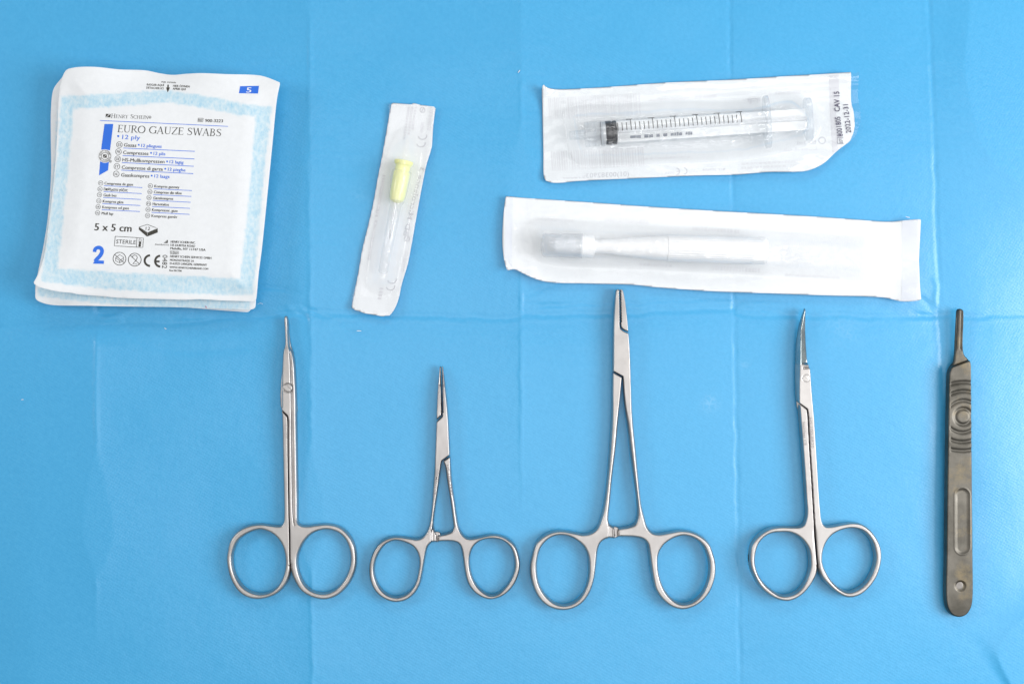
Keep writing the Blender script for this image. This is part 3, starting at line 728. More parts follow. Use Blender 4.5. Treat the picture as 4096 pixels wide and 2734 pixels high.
def needle_holder():
    zm = 0.0024
    tz = zigzag(2478.5, 1161, 2480.8, 1290, 24, 1.9)
    body = [(2462, 1166), (2464, 1160), (2469, 1157), (2477, 1157)] + [(x - 0.8, y, 1) for x, y, _ in tz] + [(2480, 1309), (2483, 1314), (2492, 1322), (2514, 1332, 1), (2518, 1381), (2521, 1461), (2524, 1558), (2528, 1639), (2541, 1774), (2554, 1910), (2565, 2012), (2571, 2040), (2578, 2067), (2589, 2103), (2608, 2126), (2631, 2133), (2681, 2125), (2721, 2118), (2764, 2123), (2804, 2143), (2834, 2173), (2850, 2213), (2859, 2252), (2857, 2306), (2837, 2362), (2804, 2402), (2764, 2425), (2724, 2432), (2681, 2419), (2645, 2389), (2621, 2352), (2610, 2306), (2601, 2246), (2595, 2199), (2588, 2170), (2572, 2153), (2542, 2145), (2498, 2143), (2470, 2143, 1), (2469, 2123), (2472, 2110, 1), (2518, 2101), (2538, 2090), (2547, 2067), (2547, 2020), (2537, 1935), (2524, 1834), (2511, 1715), (2498, 1622), (2490.5, 1520), (2489, 1505, 1), (2450, 1484, 1), (2451, 1408), (2452, 1314), (2454, 1261), (2458, 1207)]
    rh = [(2737, 2139), (2777, 2150), (2810, 2177), (2826, 2209), (2836, 2252), (2833, 2306), (2816, 2355), (2787, 2391), (2751, 2411), (2718, 2411), (2684, 2391), (2655, 2355), (2636, 2306), (2629, 2256), (2632, 2213), (2652, 2177), (2685, 2152), (2711, 2142)]
    jaw = [(x + 0.8, y, 1) for x, y, _ in tz] + [(2482.5, 1308), (2486, 1313), (2494, 1319.5), (2513.5, 1328, 1), (2509, 1274), (2501, 1207), (2493.5, 1167), (2490, 1159), (2486, 1157), (2480, 1157)]
    rest = [(2449, 1486, 1), (2487.5, 1507.5, 1), (2486, 1520), (2477, 1622), (2465, 1774), (2449, 1910), (2439, 2020), (2434, 2073), (2439, 2093), (2452, 2103), (2461, 2107, 1), (2461, 2149, 1), (2452, 2150), (2432, 2149), (2415, 2155), (2399, 2170), (2389, 2196), (2384, 2239), (2376, 2306), (2359, 2362), (2332, 2402), (2299, 2425), (2259, 2435), (2213, 2429), (2176, 2409), (2146, 2372), (2127, 2322), (2121, 2272), (2128, 2226), (2143, 2173), (2163, 2150), (2200, 2127), (2243, 2119), (2299, 2128), (2332, 2135), (2366, 2126), (2389, 2103), (2403, 2067), (2410, 2040), (2422, 1961), (2435, 1825), (2446, 1655), (2448, 1560)]
    lh = [(2239, 2137), (2276, 2142), (2312, 2161), (2338, 2187), (2353, 2226), (2356, 2272), (2351, 2322), (2331, 2372), (2299, 2404), (2259, 2418), (2223, 2411), (2187, 2384), (2157, 2339), (2146, 2289), (2147, 2239), (2161, 2189), (2187, 2157), (2213, 2142)]
    T = lambda px, py: 0.0022 - 0.0004 * (1 - sstep(1157, 1300, py))
    R = lambda px, py: 4.5 + 8 * sstep(1560, 1750, py) - 1 * sstep(2080, 2140, py)
    def toph(px, py, side):
        z = np.zeros(px.shape)
        if side == 'r':
            m = sstep(2093, 2097, py) * (1 - sstep(2152, 2156, py))
            z += -0.0007 * sstep(2431, 2433, px) * m + groove(px - 2453, -0.0005, 2.0) * m + groove(px - 2459, 0.0005, 2.0) * m
        return z
    t = make_forceps('needle_holder', 'large needle holder with blunt serrated jaws and ratchet, tallest instrument below the long pouch', 'needle holder', W(2480, 1850), body, rh, rest, lh, zm, T, R, toph,
                     by_y((1330, 'jaw'), (1510, 'box_joint'), (2085, 'shank'), (9999, 'finger_ring')), by_y((2085, 'shank'), (9999, 'finger_ring')), STEEL)
    f = edge_round(T, R, 2.5)
    solid([spline(jaw)], 1.6, zm, f, f, t, 'jaw', STEEL, drop=0.0011)
    solid([spline([(2440, 2104), (2478, 2110), (2478, 2142), (2440, 2147)])], RES, 0.0013, edge_round(0.001, 4), edge_round(0.001, 4), t, 'ratchet', STEEL_D)
    return t
needle_holder()

def iris_scissors():
    zm = 0.0023
    t = thing('scissors', 'curved steel scissors with pointed blade bending right, left of the scalpel handle', 'scissors', W(3240, 1850))
    upper = [(3219, 1233, 1), (3223, 1243), (3222.5, 1296), (3224, 1373), (3228, 1434), (3232, 1461), (3236, 1474), (3241.5, 1545), (3247, 1610), (3253, 1679), (3259, 1775), (3265, 1865), (3272, 1981), (3277, 2040), (3280, 2071), (3287, 2091), (3298, 2101), (3319, 2102), (3368, 2093), (3406, 2088), (3440, 2093), (3474, 2115), (3501, 2149), (3517, 2185), (3521, 2224), (3515, 2265), (3501, 2304), (3474, 2343), (3440, 2372), (3406, 2384), (3377, 2382), (3339, 2362), (3305, 2331), (3283, 2304), (3271, 2275), (3265.5, 2235), (3263, 2205), (3255, 2097), (3246, 1943), (3236, 1788), (3228, 1645), (3224.5, 1633, 1), (3194, 1611, 1), (3189, 1605), (3184, 1545), (3183, 1488), (3184, 1434), (3186, 1381), (3191, 1335), (3199.5, 1293), (3211, 1256)]
    rh = [(3406, 2108), (3440, 2116), (3467, 2138), (3486, 2168), (3496, 2205), (3498, 2234), (3490, 2273), (3471, 2311), (3444, 2342), (3411, 2361), (3387, 2364), (3358, 2352), (3325, 2323), (3301, 2287), (3286, 2248), (3286, 2210), (3298, 2171), (3320, 2140), (3349, 2121), (3377, 2111)]
    ridge = [(3219, 1235), (3215, 1254), (3201, 1319), (3197.6, 1392), (3196.5, 1465), (3194, 1564), (3194, 1618)]
    screw_c = (3218.7, 1511)
    def T(px, py): return 0.0024 - 0.0014 * (1 - sstep(1233, 1420, py)) + 0.0 * px
    mid = [(3194, 1613), (3224, 1635), (3227, 1645), (3234, 1788), (3244, 1943), (3253, 2097), (3261, 2205), (3264, 2250)]
    def R(px, py):
        ds, _ = polyline_dist(px, py, mid)
        return (5 + 7 * sstep(2080, 2130, py)) * (0.3 + 0.7 * sstep(3, 11, ds))
    f0 = edge_round(T, R, 2.5)
    rx = lambda py: np.interp(py, [p[1] for p in ridge], [p[0] for p in ridge])
    def top(px, py, d):
        z = f0(px, py, d)
        left = np.clip((rx(py) - px) / 13.0, 0, 1) * (1 - sstep(1600, 1640, py))
        z = z * (1 - 0.85 * left)                                    # sloping outer flank of the blade
        bl = 1 - sstep(1448, 1462, py)
        z = z - bl * 0.0011 * np.clip((px - rx(py) - 1) / 26.0, 0, 1)  # hollow-ground face
        z = z + groove(py - 1468 - (3232 - px) * 0.12, 0.0007, 3.0) * sstep(3204, 3215, px)
        rs = np.hypot(px - screw_c[0], py - screw_c[1]); z = z + groove(rs - 14, 0.00007, 1.7)
        return np.maximum(z, 0.12 * f0(px, py, d))
    o = solid([spline(upper), spline(rh)], RES, zm, top, f0, t, by_y((1456, 'blade'), (1640, 'pivot_plate'), (2085, 'shank'), (9999, 'finger_ring')), STEEL, drop=0.0011, grow=ring_grow(2085, 2120, mid))
    o['blade'].data.materials.clear(); o['blade'].data.materials.append(STEEL_B)
    lower = [(3193, 1615, 1), (3222, 1636, 1), (3224, 1648), (3232, 1788), (3242, 1943), (3251, 2097), (3259, 2205), (3262, 2240), (3264.5, 2268), (3259, 2297), (3237, 2338), (3210, 2369), (3181, 2389), (3150, 2399), (3116, 2395), (3077, 2377), (3040, 2345), (3016, 2306), (2999, 2263), (2996, 2219), (3004, 2176), (3028, 2142), (3072, 2113), (3116, 2104), (3174, 2105), (3198, 2103), (3213, 2092), (3221, 2071), (3224, 2040), (3221, 2000), (3215, 1904), (3205, 1765), (3198, 1680)]
    lh = [(3116, 2125), (3154, 2126), (3187, 2140), (3214, 2165), (3231, 2195), (3237, 2234), (3236, 2270), (3224, 2311), (3202, 2347), (3178, 2368), (3145, 2379), (3116, 2376), (3083, 2356), (3054, 2330), (3029, 2292), (3017, 2248), (3020, 2205), (3034, 2167), (3061, 2140), (3087, 2128)]
    solid([spline(lower), spline(lh)], RES, zm, f0, f0, t, by_y((2085, 'shank'), (9999, 'finger_ring')), STEEL, drop=0.0011, grow=ring_grow(2085, 2120, mid))
    lb = [(3219, 1236), (3221, 1290), (3222, 1373), (3226, 1440), (3236, 1480), (3245, 1600), (3247, 1640), (3192, 1640), (3186, 1545), (3187, 1434), (3193, 1345), (3203, 1290)]
    solid([spline(lb)], RES, 0.0007, edge_round(0.0006, 5), edge_round(0.0006, 5), t, 'blade', STEEL)
    scr = spline([(screw_c[0] + 12.6 * math.cos(a), screw_c[1] + 12.6 * math.sin(a)) for a in np.linspace(0, 2 * math.pi, 16, endpoint=False)])
    def st(px, py, d):
        ds, _ = polyline_dist(px, py, [(3207, 1504), (3230, 1519)]); return edge_round(0.0004, 3)(px, py, d) + groove(ds, 0.0006, 2.2)
    solid([scr], 1.2, zm + 0.00226, st, edge_round(0.0004, 3), t, 'screw', STEEL)
    p = Print(); zt = lambda x, y: np.full(x.shape, zm + 0.00268)
    p.text_dir('HS 100-8820', (3236.5, 1670), (3245.5, 1791), 12)
    p.text_dir('Stainless CE', (3210.5, 1685), (3217, 1780), 10, bold=0.008)
    p.build('engraving', t, ETCH, zt, 4e-5)
    return t
iris_scissors()

def scalpel():
    zm = 0.002
    t = thing('scalpel_handle', 'flat dark tarnished scalpel handle without blade, rightmost instrument', 'scalpel handle', W(3835, 1850))
    out = [(3829, 1240), (3834, 1235), (3848, 1235), (3854, 1240), (3856, 1266), (3853, 1391), (3859, 1419), (3872, 1434), (3880, 1451), (3882, 1496), (3884, 1698), (3885, 1880), (3888, 2224), (3888, 2389), (3881, 2427), (3862, 2455), (3834, 2465), (3805, 2457), (3786, 2434), (3777, 2396), (3778, 2224), (3780, 2033), (3782, 1880), (3784.5, 1698), (3788, 1526), (3791, 1486), (3801, 1463), (3813, 1447), (3819.5, 1398), (3821.5, 1358), (3826, 1266)]
    def T(px, py):
        yl = 1466 - (px - 3801) * 0.36
        return 0.0009 + 0.0011 * sstep(-3, 4, py - yl)
    f0 = edge_round(T, 7, 2.2)
    slot = [(3843, 1978), (3843.5, 2183)]
    def top(px, py, d):
        z = f0(px, py, d)
        m = sstep(3792, 3800, px)
        for yc, k in ((1527, .10), (1563, .16), (1600, .28)):
            z = z + groove(py - (yc + k * (px - 3848) ** 2 / 34), 0.00021, 7.5) * m
        for yc, k in ((1728, -.28), (1765, -.16), (1800, -.10)):
            z = z + groove(py - (yc + k * (px - 3843) ** 2 / 34), 0.00021, 7.5) * m
        r = np.hypot(px - 3847, py - 1664); z = z + groove(r - 32, 0.00024, 7)
        ds, _ = polyline_dist(px, py, slot)
        z = z - 0.00017 * (1 - sstep(17, 31, ds)) + 0.00006 * np.exp(-((ds - 31) / 3) ** 2)
        r2 = np.hypot(px - 3836, py - 2339); z = z - 0.00025 * (1 - sstep(13, 25, r2))
        # blade-fitting tongue with side grooves
        tg = 1 - sstep(1385, 1405, py)
        z = z - tg * 0.0004 * np.exp(-((px - 3831 + (py - 1240) * 0.05) / 3.5) ** 2) - tg * 0.0004 * np.exp(-((px - 3849 + (py - 1240) * 0.03) / 3.0) ** 2)
        return z
    def parts(cx, cy):
        o = np.array(['grip'] * len(cx), dtype=object); o[cy < 1466 - (cx - 3801) * 0.36] = 'blade_fitting'; return o
    solid([spline(out)], RES, zm, top, f0, t, parts, TARNISH, drop=0.0011)
    dim = spline([(3836 + 17 * math.cos(a), 2339 + 17 * math.sin(a)) for a in np.linspace(0, 2 * math.pi, 14, endpoint=False)])
    solid([dim], 1.6, zm + 0.0016, edge_round(0.00010, 8), edge_round(0.0003, 5), t, 'dimple', metal('dull_dimple', (0.17, 0.16, 0.15), (0.25, 0.235, 0.22), 0.4, 0.55))
    return t
scalpel()

# ------------------------------------------------------------------ gauze packets
def z1(x, y): return (100 + x / 1.4936, 230 + y / 1.4936)
def z3(x, y): return (300 + x / 3.3557, 700 + y / 3.3557)
def zmm(f): return lambda x, y: f(x, y) * 1e-3

PACK1 = [(251, 304), (266, 280), (301, 270), (381, 268), (475, 278), (582, 282), (636, 293), (689, 300), (743, 296), (803, 293), (903, 297), (1037, 302), (1077, 313), (1121, 331, 1), (1108, 397), (1091, 565), (1071, 766), (1047, 1000), (1034, 1100), (1027, 1180), (1023, 1200), (1014, 1205, 1), (955, 1203), (879, 1201), (797, 1196), (733, 1199), (700, 1197), (611, 1195), (521, 1193), (457, 1189), (406, 1184), (317, 1177), (279, 1170), (243, 1167), (187, 1156), (148, 1143), (133, 1132, 1), (153, 1094), (177, 1020), (194, 900), (214, 732), (227, 565), (237, 364), (243, 331)]
PACK2 = [(237, 324), (262, 300), (400, 292), (700, 318), (1000, 322), (1095, 345), (1085, 560), (1060, 800), (1035, 1050), (1024, 1190), (1020, 1230), (1006, 1237), (904, 1235), (802, 1232), (700, 1228), (560, 1226), (330, 1222), (207, 1219), (166, 1209), (143, 1194), (146, 1143), (160, 1060), (190, 880), (204, 700), (203, 560), (204, 431), (214, 357)]
PACK3 = [(252, 350), (300, 320), (700, 330), (1080, 365), (1070, 600), (1040, 950), (1015, 1200), (1002, 1240), (991, 1248, 1), (904, 1242), (802, 1234), (560, 1215), (300, 1205), (150, 1195), (141, 1165), (150, 1100), (190, 900), (212, 700), (215, 500)]

def packet(loop, zmid, half, wave, label, ink_sdf=None):
    L = spline(loop); t = thing('gauze_packet', label, 'gauze packet', W(600, 750, zmid - half), 'stacked gauze swab packets')
    def bulge(px, py, d): return half * (0.10 + 0.90 * sstep(25, 130, d)) * (1 + 0.06 * fbm(px / 140, py / 140, 3, 2))
    vx, vy, vd, vb, F = march([L], 7.0)
    zb = zmid + wave(vx, vy)
    zt = zb + bulge(vx, vy, vd); zl = zb - bulge(vx, vy, vd) - 0.00008
    zt = np.where(vb, zb + 0.00006, zt); zl = np.where(vb, zb - 0.00006, zl)
    for nm, z in (('paper_front', zt), ('paper_back', zl)):
        me = mesh_from(nm, world_px(vx, vy, z), F)
        a = me.attributes.new('border', 'FLOAT', 'POINT')
        a.data.foreach_set('value', np.asarray(ink_sdf(vx, vy) if (ink_sdf is not None and nm == 'paper_front') else np.zeros(len(vx)), np.float32))
        attach(link(nm, me, PAPER), t)
    def surf(px, py):
        d = poly_sdf(np.asarray(px, float), np.asarray(py, float), [L])
        return zmid + wave(px, py) + bulge(px, py, d)
    return t, surf

def wave1(px, py):
    up = 1 - sstep(268, 430, py)                                   # wavy unsealed top flap
    z = up * 0.0022 * np.sin((px - 250) / 860 * math.pi * 3.4 + 0.5) + up * 0.0006
    z = z + 0.0035 * (1 - sstep(0, 260, np.hypot(px - 120, py - 1160)))       # lifted lower left corner
    z = z + 0.0016 * (1 - sstep(0, 170, np.hypot(px - 1130, py - 310)))
    z = z + 0.0009 * np.sin(px / 90.0) * sstep(1120, 1200, py) - 0.0006 * sstep(1140, 1205, py)
    return z + 0.0005 * fbm(px / 260, py / 260, 8, 2)
def wave2(px, py):
    return 0.0005 * fbm(px / 240, py / 240, 21, 2) - 0.0014 * (1 - sstep(0, 150, np.hypot(px - 160, py - 1210))) - 0.0006 * (1 - sstep(190, 300, px))
def wave3(px, py): return 0.0003 * fbm(px / 240, py / 240, 29, 2)

B_OUT = [z1(*p) for p in [(215, 230), (500, 216), (700, 203), (860, 196), (1000, 215), (1200, 252), (1330, 283), (1475, 294), (1440, 600), (1410, 900), (1385, 1200), (1362, 1420), (1000, 1412), (700, 1400), (400, 1375), (92, 1340), (130, 1100), (170, 800), (200, 500)]]
B_IN = [z1(*p) for p in [(293, 307), (500, 297), (700, 282), (850, 270), (1000, 292), (1150, 320), (1270, 345), (1378, 350), (1358, 600), (1340, 800), (1310, 1100), (1285, 1318), (1000, 1305), (600, 1285), (197, 1257), (215, 1100), (245, 800), (275, 500)]]
def border(shift=(0, 0)):
    def f(px, py):
        x = np.asarray(px, float) - shift[0]; y = np.asarray(py, float) - shift[1]
        d = poly_sdf(x, y, [B_OUT, B_IN]) + 3.0 * fbm(x / 14, y / 14, 61, 2)
        return sstep(-4, 6, d)
    return f

packet(PACK3, 0.0018, 0.0016, wave3, 'bottom gauze packet of the stack, only its lower edge peeking out')
packet(PACK2, 0.0056, 0.0018, wave2, 'middle gauze packet, sticking out left and below the printed top one', border((-14, 58)))
G, S1 = packet(PACK1, 0.0104, 0.0018, wave1, 'top gauze swab packet with printed white front and mottled blue border', border())

def gauze_print():
    K = Print(); B = Print(); W1 = Print(); W2 = Print(); W3 = Print(); TT = Print()
    def tx(P, s, x0, y0, x1, cap, f=z1, k=1.4936, **kw):
        a = f(x0, y0); b = f(x1, y0); P.text(s, a[0], a[1], b[0], cap / k, **kw)
    # maker's line, reference number and rule
    tx(K, 'Henry Schein', 513, 361, 737, 25, serif=0.80, slope=0.033)
    K.circle(z1(746, 357), 4.6, 1.5); tx(K, 'R', 743, 361, 749, 7)
    a, b, c, d = z1(484, 337), z1(512, 338), z1(510, 358), z1(481, 357)
    K.quad(a, b, (c[0], a[1] + 3), d, 4); Kq = spline([z1(484, 355), z1(494, 351), z1(498, 344), z1(508, 340)], 5, closed=False)
    K.quad(d, (a[0] + 3, d[1] - 5), b, c, 4)
    W1.stroke([tuple(p) for p in Kq], 2.0)
    bx = [z1(1035, 363), z1(1066, 364), z1(1063, 384), z1(1032, 383)]; K.stroke(bx + [bx[0]], 1.6)
    tx(K, 'REF', 1036, 380, 1061, 13, bold=0.02); tx(K, '900-3223', 1075, 386, 1181, 19, bold=0.018, slope=0.02)
    B.stroke([z1(448, 377), z1(700, 388), z1(960, 400), z1(1213, 412)], 2.3)
    tx(TT, 'EURO GAUZE SWABS', 551, 446, 1171, 43, serif=1.0, slope=0.041)
    B.dot(z1(557, 470), 4.2); tx(B, '12 ply', 580, 487, 686, 27, bold=0.004)
    rows = [('ES', (564, 521), 'Gasas', 590, 532, 664, (680, 522), '12 pliegues', 694, 535, 815, ((588, 541), (1015, 561))),
            ('FR', (558, 563), 'Compresses', 585, 577, 736, (753, 570), '12 plis', 767, 582, 837, ((583, 586), (1012, 606))),
            ('DE', (554, 606), 'HS-Mullkompressen', 581, 621, 832, (849, 621), '12 lagig', 863, 632, 946, ((579, 628), (1008, 650))),
            ('IT', (549, 651), 'Compresse di garza', 577, 666, 822, (838, 665), '12 pieghe', 853, 677, 957, ((575, 673), (1005, 694))),
            ('NL', (545, 696), 'Gaaskompres', 573, 711, 741, (757, 706), '12 laags', 772, 717, 862, None)]
    for cc, c, s1, a0, ay, a1, bu, s2, b0, by, b1, ul in rows:
        K.circle(z1(*c), 11.6, 1.6); tx(K, cc, c[0] - 10, c[1] + 8, c[0] + 10, 17)
        tx(K, s1, a0, ay, a1, 22, bold=0.008); B.dot(z1(*bu), 3.6); tx(B, s2, b0, by, b1, 20, bold=0.01)
        if ul: B.stroke([z1(*ul[0]), z1(*ul[1])], 2.4)
    small = [('PT', (452, 750), 'Compressa de gaze', 474, 759, 645, ((472, 766), (701, 777))), ('EL', (448, 786), 'Επιθέματα γάζας', 470, 794, 612, ((470, 801), (697, 813))),
             ('TR', (445, 820), 'Gazlı bez', 468, 829, 546, ((467, 836), (693, 848))), ('CS', (441, 857), 'Kompres gáza', 464, 866, 587, ((462, 873), (689, 884))),
             ('HR', (437, 892), 'Komprese od gaze', 461, 901, 620, ((459, 909), (686, 920))), ('HU', (434, 928), 'Mull lap', 457, 938, 526, None),
             ('PL', (749, 767), 'Kompres gazowy', 772, 776, 921, ((769, 784), (997, 795))), ('RO', (746, 802), 'Comprese din tifon', 769, 811, 934, ((767, 819), (994, 830))),
             ('DA', (741, 837), 'Gazekompres', 765, 846, 884, ((763, 853), (990, 865))), ('FI', (738, 873), 'Harsotaitos', 762, 882, 859, ((760, 890), (986, 901))),
             ('NO', (735, 908), 'Kompresser, gaze', 758, 917, 911, ((756, 925), (983, 937))), ('SV', (732, 944), 'Kompress gasväv', 755, 953, 908, None)]
    for cc, c, s1, a0, ay, a1, ul in small:
        K.circle(z1(*c), 9.0, 1.3); tx(K, cc, c[0] - 7.5, c[1] + 6, c[0] + 7.5, 12)
        tx(K, s1, a0, ay, a1, 17, bold=0.01)
        if ul: B.stroke([z1(*ul[0]), z1(*ul[1])], 2.2)
    # size, box symbol, sterile box
    tx(K, '5 x 5 cm', 413, 1032, 633, 45, bold=0.035, slope=0.04)
    q = [(858, 700), (970, 663), (1110, 716), (975, 773)]
    K.stroke([z3(*p) for p in q + q[:1]], 1.8)
    K.quad(z3(858, 704), z3(972, 778), z3(965, 825), z3(858, 732), 4); K.quad(z3(978, 776), z3(1110, 720), z3(1110, 770), z3(968, 825), 4)
    tx(K, '12', 948, 738, 1006, 46, f=z3, k=3.3557)
    q = [(540, 822), (918, 845), (910, 972), (528, 950)]
    K.stroke([z3(*p) for p in q + q[:1]], 2.0); K.stroke([z3(832, 840), z3(824, 967)], 1.8)
    tx(K, 'STERILE', 551, 917, 815, 57, f=z3, k=3.3557)
    K.stroke([z3(862, 858), z3(888, 860), z3(884, 925), z3(858, 923), z3(862, 858)], 1.6); K.stroke([z3(874, 892), z3(870, 945)], 5.5); K.dot(z3(868, 945), 5.2)
    B.stroke([z3(*p) for p in spline([(262, 1032), (268, 1000), (290, 978), (320, 972), (348, 984), (362, 1010), (356, 1050), (330, 1090), (296, 1125), (268, 1160)], 4, closed=False)], [14] * 12 + [15] * 25); B.quad(z3(240, 1188), z3(386, 1191), z3(389, 1148), z3(268, 1143), 5)
    # symbols
    K.circle(z3(597, 1122), 25.6, 2.4); K.stroke([z3(533, 1068), z3(660, 1178)], 2.2)
    for q in ([(545, 1110), (600, 1068), (650, 1100), (655, 1140), (600, 1178), (545, 1150), (545, 1110)], [(545, 1112), (600, 1150), (652, 1110)], [(600, 1150), (600, 1176)]):
        K.stroke([z3(*p) for p in q], 1.9)
    K.circle(z3(802, 1135), 25.6, 2.4); K.stroke([z3(742, 1075), z3(862, 1192)], 2.2)
    K.stroke([z3(*p) for p in [(768, 1110), (775, 1085), (800, 1072), (828, 1084), (836, 1108), (822, 1140), (775, 1192), (832, 1196)]], 2.4)
    K.stroke([z3(*p) for p in _arc(1010, 1148, 75, 71, 92, 268, 16)], 8.5); K.stroke([z3(*p) for p in _arc(1146, 1155, 70, 72, 92, 268, 16)], 8.5); K.stroke([z3(1085, 1157), z3(1136, 1160)], 7.5)
    K.text_dir('0482', z3(1176, 1070), z3(1168, 1250), 21, side=1)
    # maker's address
    tx(K, '(manufacturer)', 1073, 938, 1258, 24, f=z3, k=3.3557); K.quad(z3(1198, 900), z3(1246, 900), z3(1244, 912), z3(1196, 912), 3); K.quad(z3(1232, 872), z3(1247, 872), z3(1246, 898), z3(1230, 898), 3); K.quad(z3(1216, 884), z3(1226, 884), z3(1226, 898), z3(1216, 898), 2)
    for s, x0, y, x1, cap in [('HENRY SCHEIN INC.', 1283, 908, 1615, 31), ('135 DURYEA ROAD', 1280, 953, 1610, 31), ('Melville, NY 11747 USA', 1278, 998, 1750, 33),
                              ('HENRY SCHEIN SERVICES GMBH', 1275, 1103, 1828, 31), ('MONZASTRASSE 2A', 1273, 1152, 1595, 29), ('D-63225 LANGEN, GERMANY', 1272, 1198, 1768, 31),
                              ('WWW.HENRYSCHEINBRAND.COM', 1268, 1248, 1785, 27), ('Rev.2017/06', 1266, 1290, 1430, 26)]:
        tx(K, s, x0, y, x1, cap, f=z3, k=3.3557, bold=0.018)
    q = [(1280, 1020), (1392, 1024), (1388, 1061), (1277, 1056)]; K.stroke([z3(*p) for p in q + q[:1]], 1.5); K.stroke([z3(1327, 1022), z3(1324, 1058)], 1.4)
    tx(K, 'EC', 1287, 1050, 1320, 22, f=z3, k=3.3557); tx(K, 'REP', 1333, 1052, 1382, 22, f=z3, k=3.3557, bold=0.02)
    # opening instructions and size box on the flap
    tx(K, 'PEEL DOWN', 815, 151, 900, 9, bold=0.015, slope=0.05); tx(K, 'RASGAR AQUÍ', 727, 168, 829, 13, bold=0.015); tx(K, 'DÉTACHER ICI', 724, 187, 826, 13, bold=0.015)
    tx(K, 'HIER ÖFFNEN', 884, 176, 982, 13, bold=0.015); tx(K, 'APRIR QUI', 882, 193, 958, 13, bold=0.015)
    K.stroke([z1(855, 163), z1(854, 186)], 5.5); K.quad(z1(843, 180), z1(866, 180), z1(853, 208), z1(852, 208), 4)
    B.quad(z1(1285, 172), z1(1398, 170), z1(1392, 216), z1(1278, 214), 12)
    tx(W2, '5', 1321, 210, 1350, 32, slope=0.0, bold=0.01)
    # ribbon with the round seal
    B.quad((418, 496), (453, 496), (440, 601), (404.5, 598), 10); B.quad((400.6, 646), (435.5, 646), (432.2, 681), (396, 701.5), 8)
    c = (419.7, 624.5); K2 = Print()
    W3.dot(c, 27, 30); K2.circle(c, 23.6, 1.6); K2.circle(c, 14.4, 1.8)
    K2.quad((c[0] - 7, c[1] - 6.5), (c[0] + 7.5, c[1] - 7), (c[0] - 3, c[1] + 1), (c[0] - 8, c[1] + 4), 3); K2.quad((c[0] - 7.5, c[1] + 6.5), (c[0] + 3, c[1] - 1), (c[0] + 7.5, c[1] - 5), (c[0] + 7, c[1] + 7), 3)
    def ring_text(s, a0, a1, r, cap, out=1):
        for i, ch in enumerate(s):
            if ch == ' ': continue
            a = math.radians(a0 + (a1 - a0) * (i + .5) / len(s)); p = np.array([c[0] + r * math.cos(a), c[1] - r * math.sin(a)])
            tg = np.array([math.sin(a), math.cos(a)]) * out * 1.7
            K2.text_dir(ch, p - tg, p + tg, cap, bold=0.02)
    ring_text('HENRY SCHEIN', 178, 8, 17.0, 5.0, 1); ring_text('SEAL OF EXCELLENCE', 196, 350, 21.2, 4.0, -1)
    K2.circle((441.5, 645.6), 4.2, 1.3); K2.text_dir('R', (440, 647.6), (443.2, 647.6), 4)
    TT.build('title_lettering', G, INK, S1); K.build('lettering', G, INK, S1); B.build('blue_lettering', G, BLUE, S1)
    W1.build('logo_curve', G, WHITE_INK, S1, 1.0e-4); W2.build('white_digit', G, WHITE_INK, S1, 1.0e-4); W3.build('seal_ground', G, WHITE_INK, S1, 1.0e-4); K2.build('seal_emblem', G, INK, S1, 1.4e-4)
gauze_print()

# ------------------------------------------------------------------ peel pouches
def pouch(name, label, outline, film_out, blister, hm, edge, paper_z, paper_mat, film_mat, wrinkle, wseed, ang, ridge=None):
    """paper backing, clear film sealed on it with a raised blister"""
    t = thing(name, label, 'pouch', W(*np.array([p[:2] for p in outline]).mean(0), 0))
    L = spline(outline); FO = spline(film_out); BL = spline(blister)
    z_p = lambda px, py: paper_z(np.asarray(px, float), np.asarray(py, float))
    solid([L], 8.0, 0.0, lambda a, b, d: np.full(a.shape, 0.00006), lambda a, b, d: np.full(a.shape, 0.00006), t, 'paper_backing', paper_mat, z0f=z_p)
    ca, sa = math.cos(ang), math.sin(ang)
    def zf(px, py, d=None):
        D = poly_sdf(px, py, [BL])
        u = (px * ca + py * sa); v = (-px * sa + py * ca)
        k = np.clip(D / edge, 0, 1); b = hm(u, v) * np.sin(k * math.pi / 2) ** 1.5
        rid = 1 - np.abs(fbm(u / 95.0, v / 34.0, wseed, 3)); rid2 = 1 - np.abs(fbm(u / 60.0 + v / 70.0, v / 60.0 - u / 160.0, wseed + 5, 2))
        b = b + wrinkle * (0.6 * rid ** 3 + 0.7 * rid2 ** 4 - 0.4) * sstep(0, edge, D) * 1.0
        b = b + 0.00012 * fbm(u / 50.0, v / 25.0, wseed + 9, 2) * (1 - sstep(-20, 0, D))
        if ridge is not None:
            rd = py - np.interp(px, ridge[0], ridge[1])
            b = b + 0.0011 * np.exp(-((rd - 38) / 24.0) ** 2) * (0.8 + 0.35 * vnoise(px / 45, py * 0, wseed + 3)) * sstep(2330, 2700, px) * (1 - sstep(-12, 6, D))
        return z_p(px, py) + 0.00022 + np.maximum(b, -0.0001)
    sheet([FO], 6.0, zf, 'clear_film', t, film_mat)
    return t, z_p

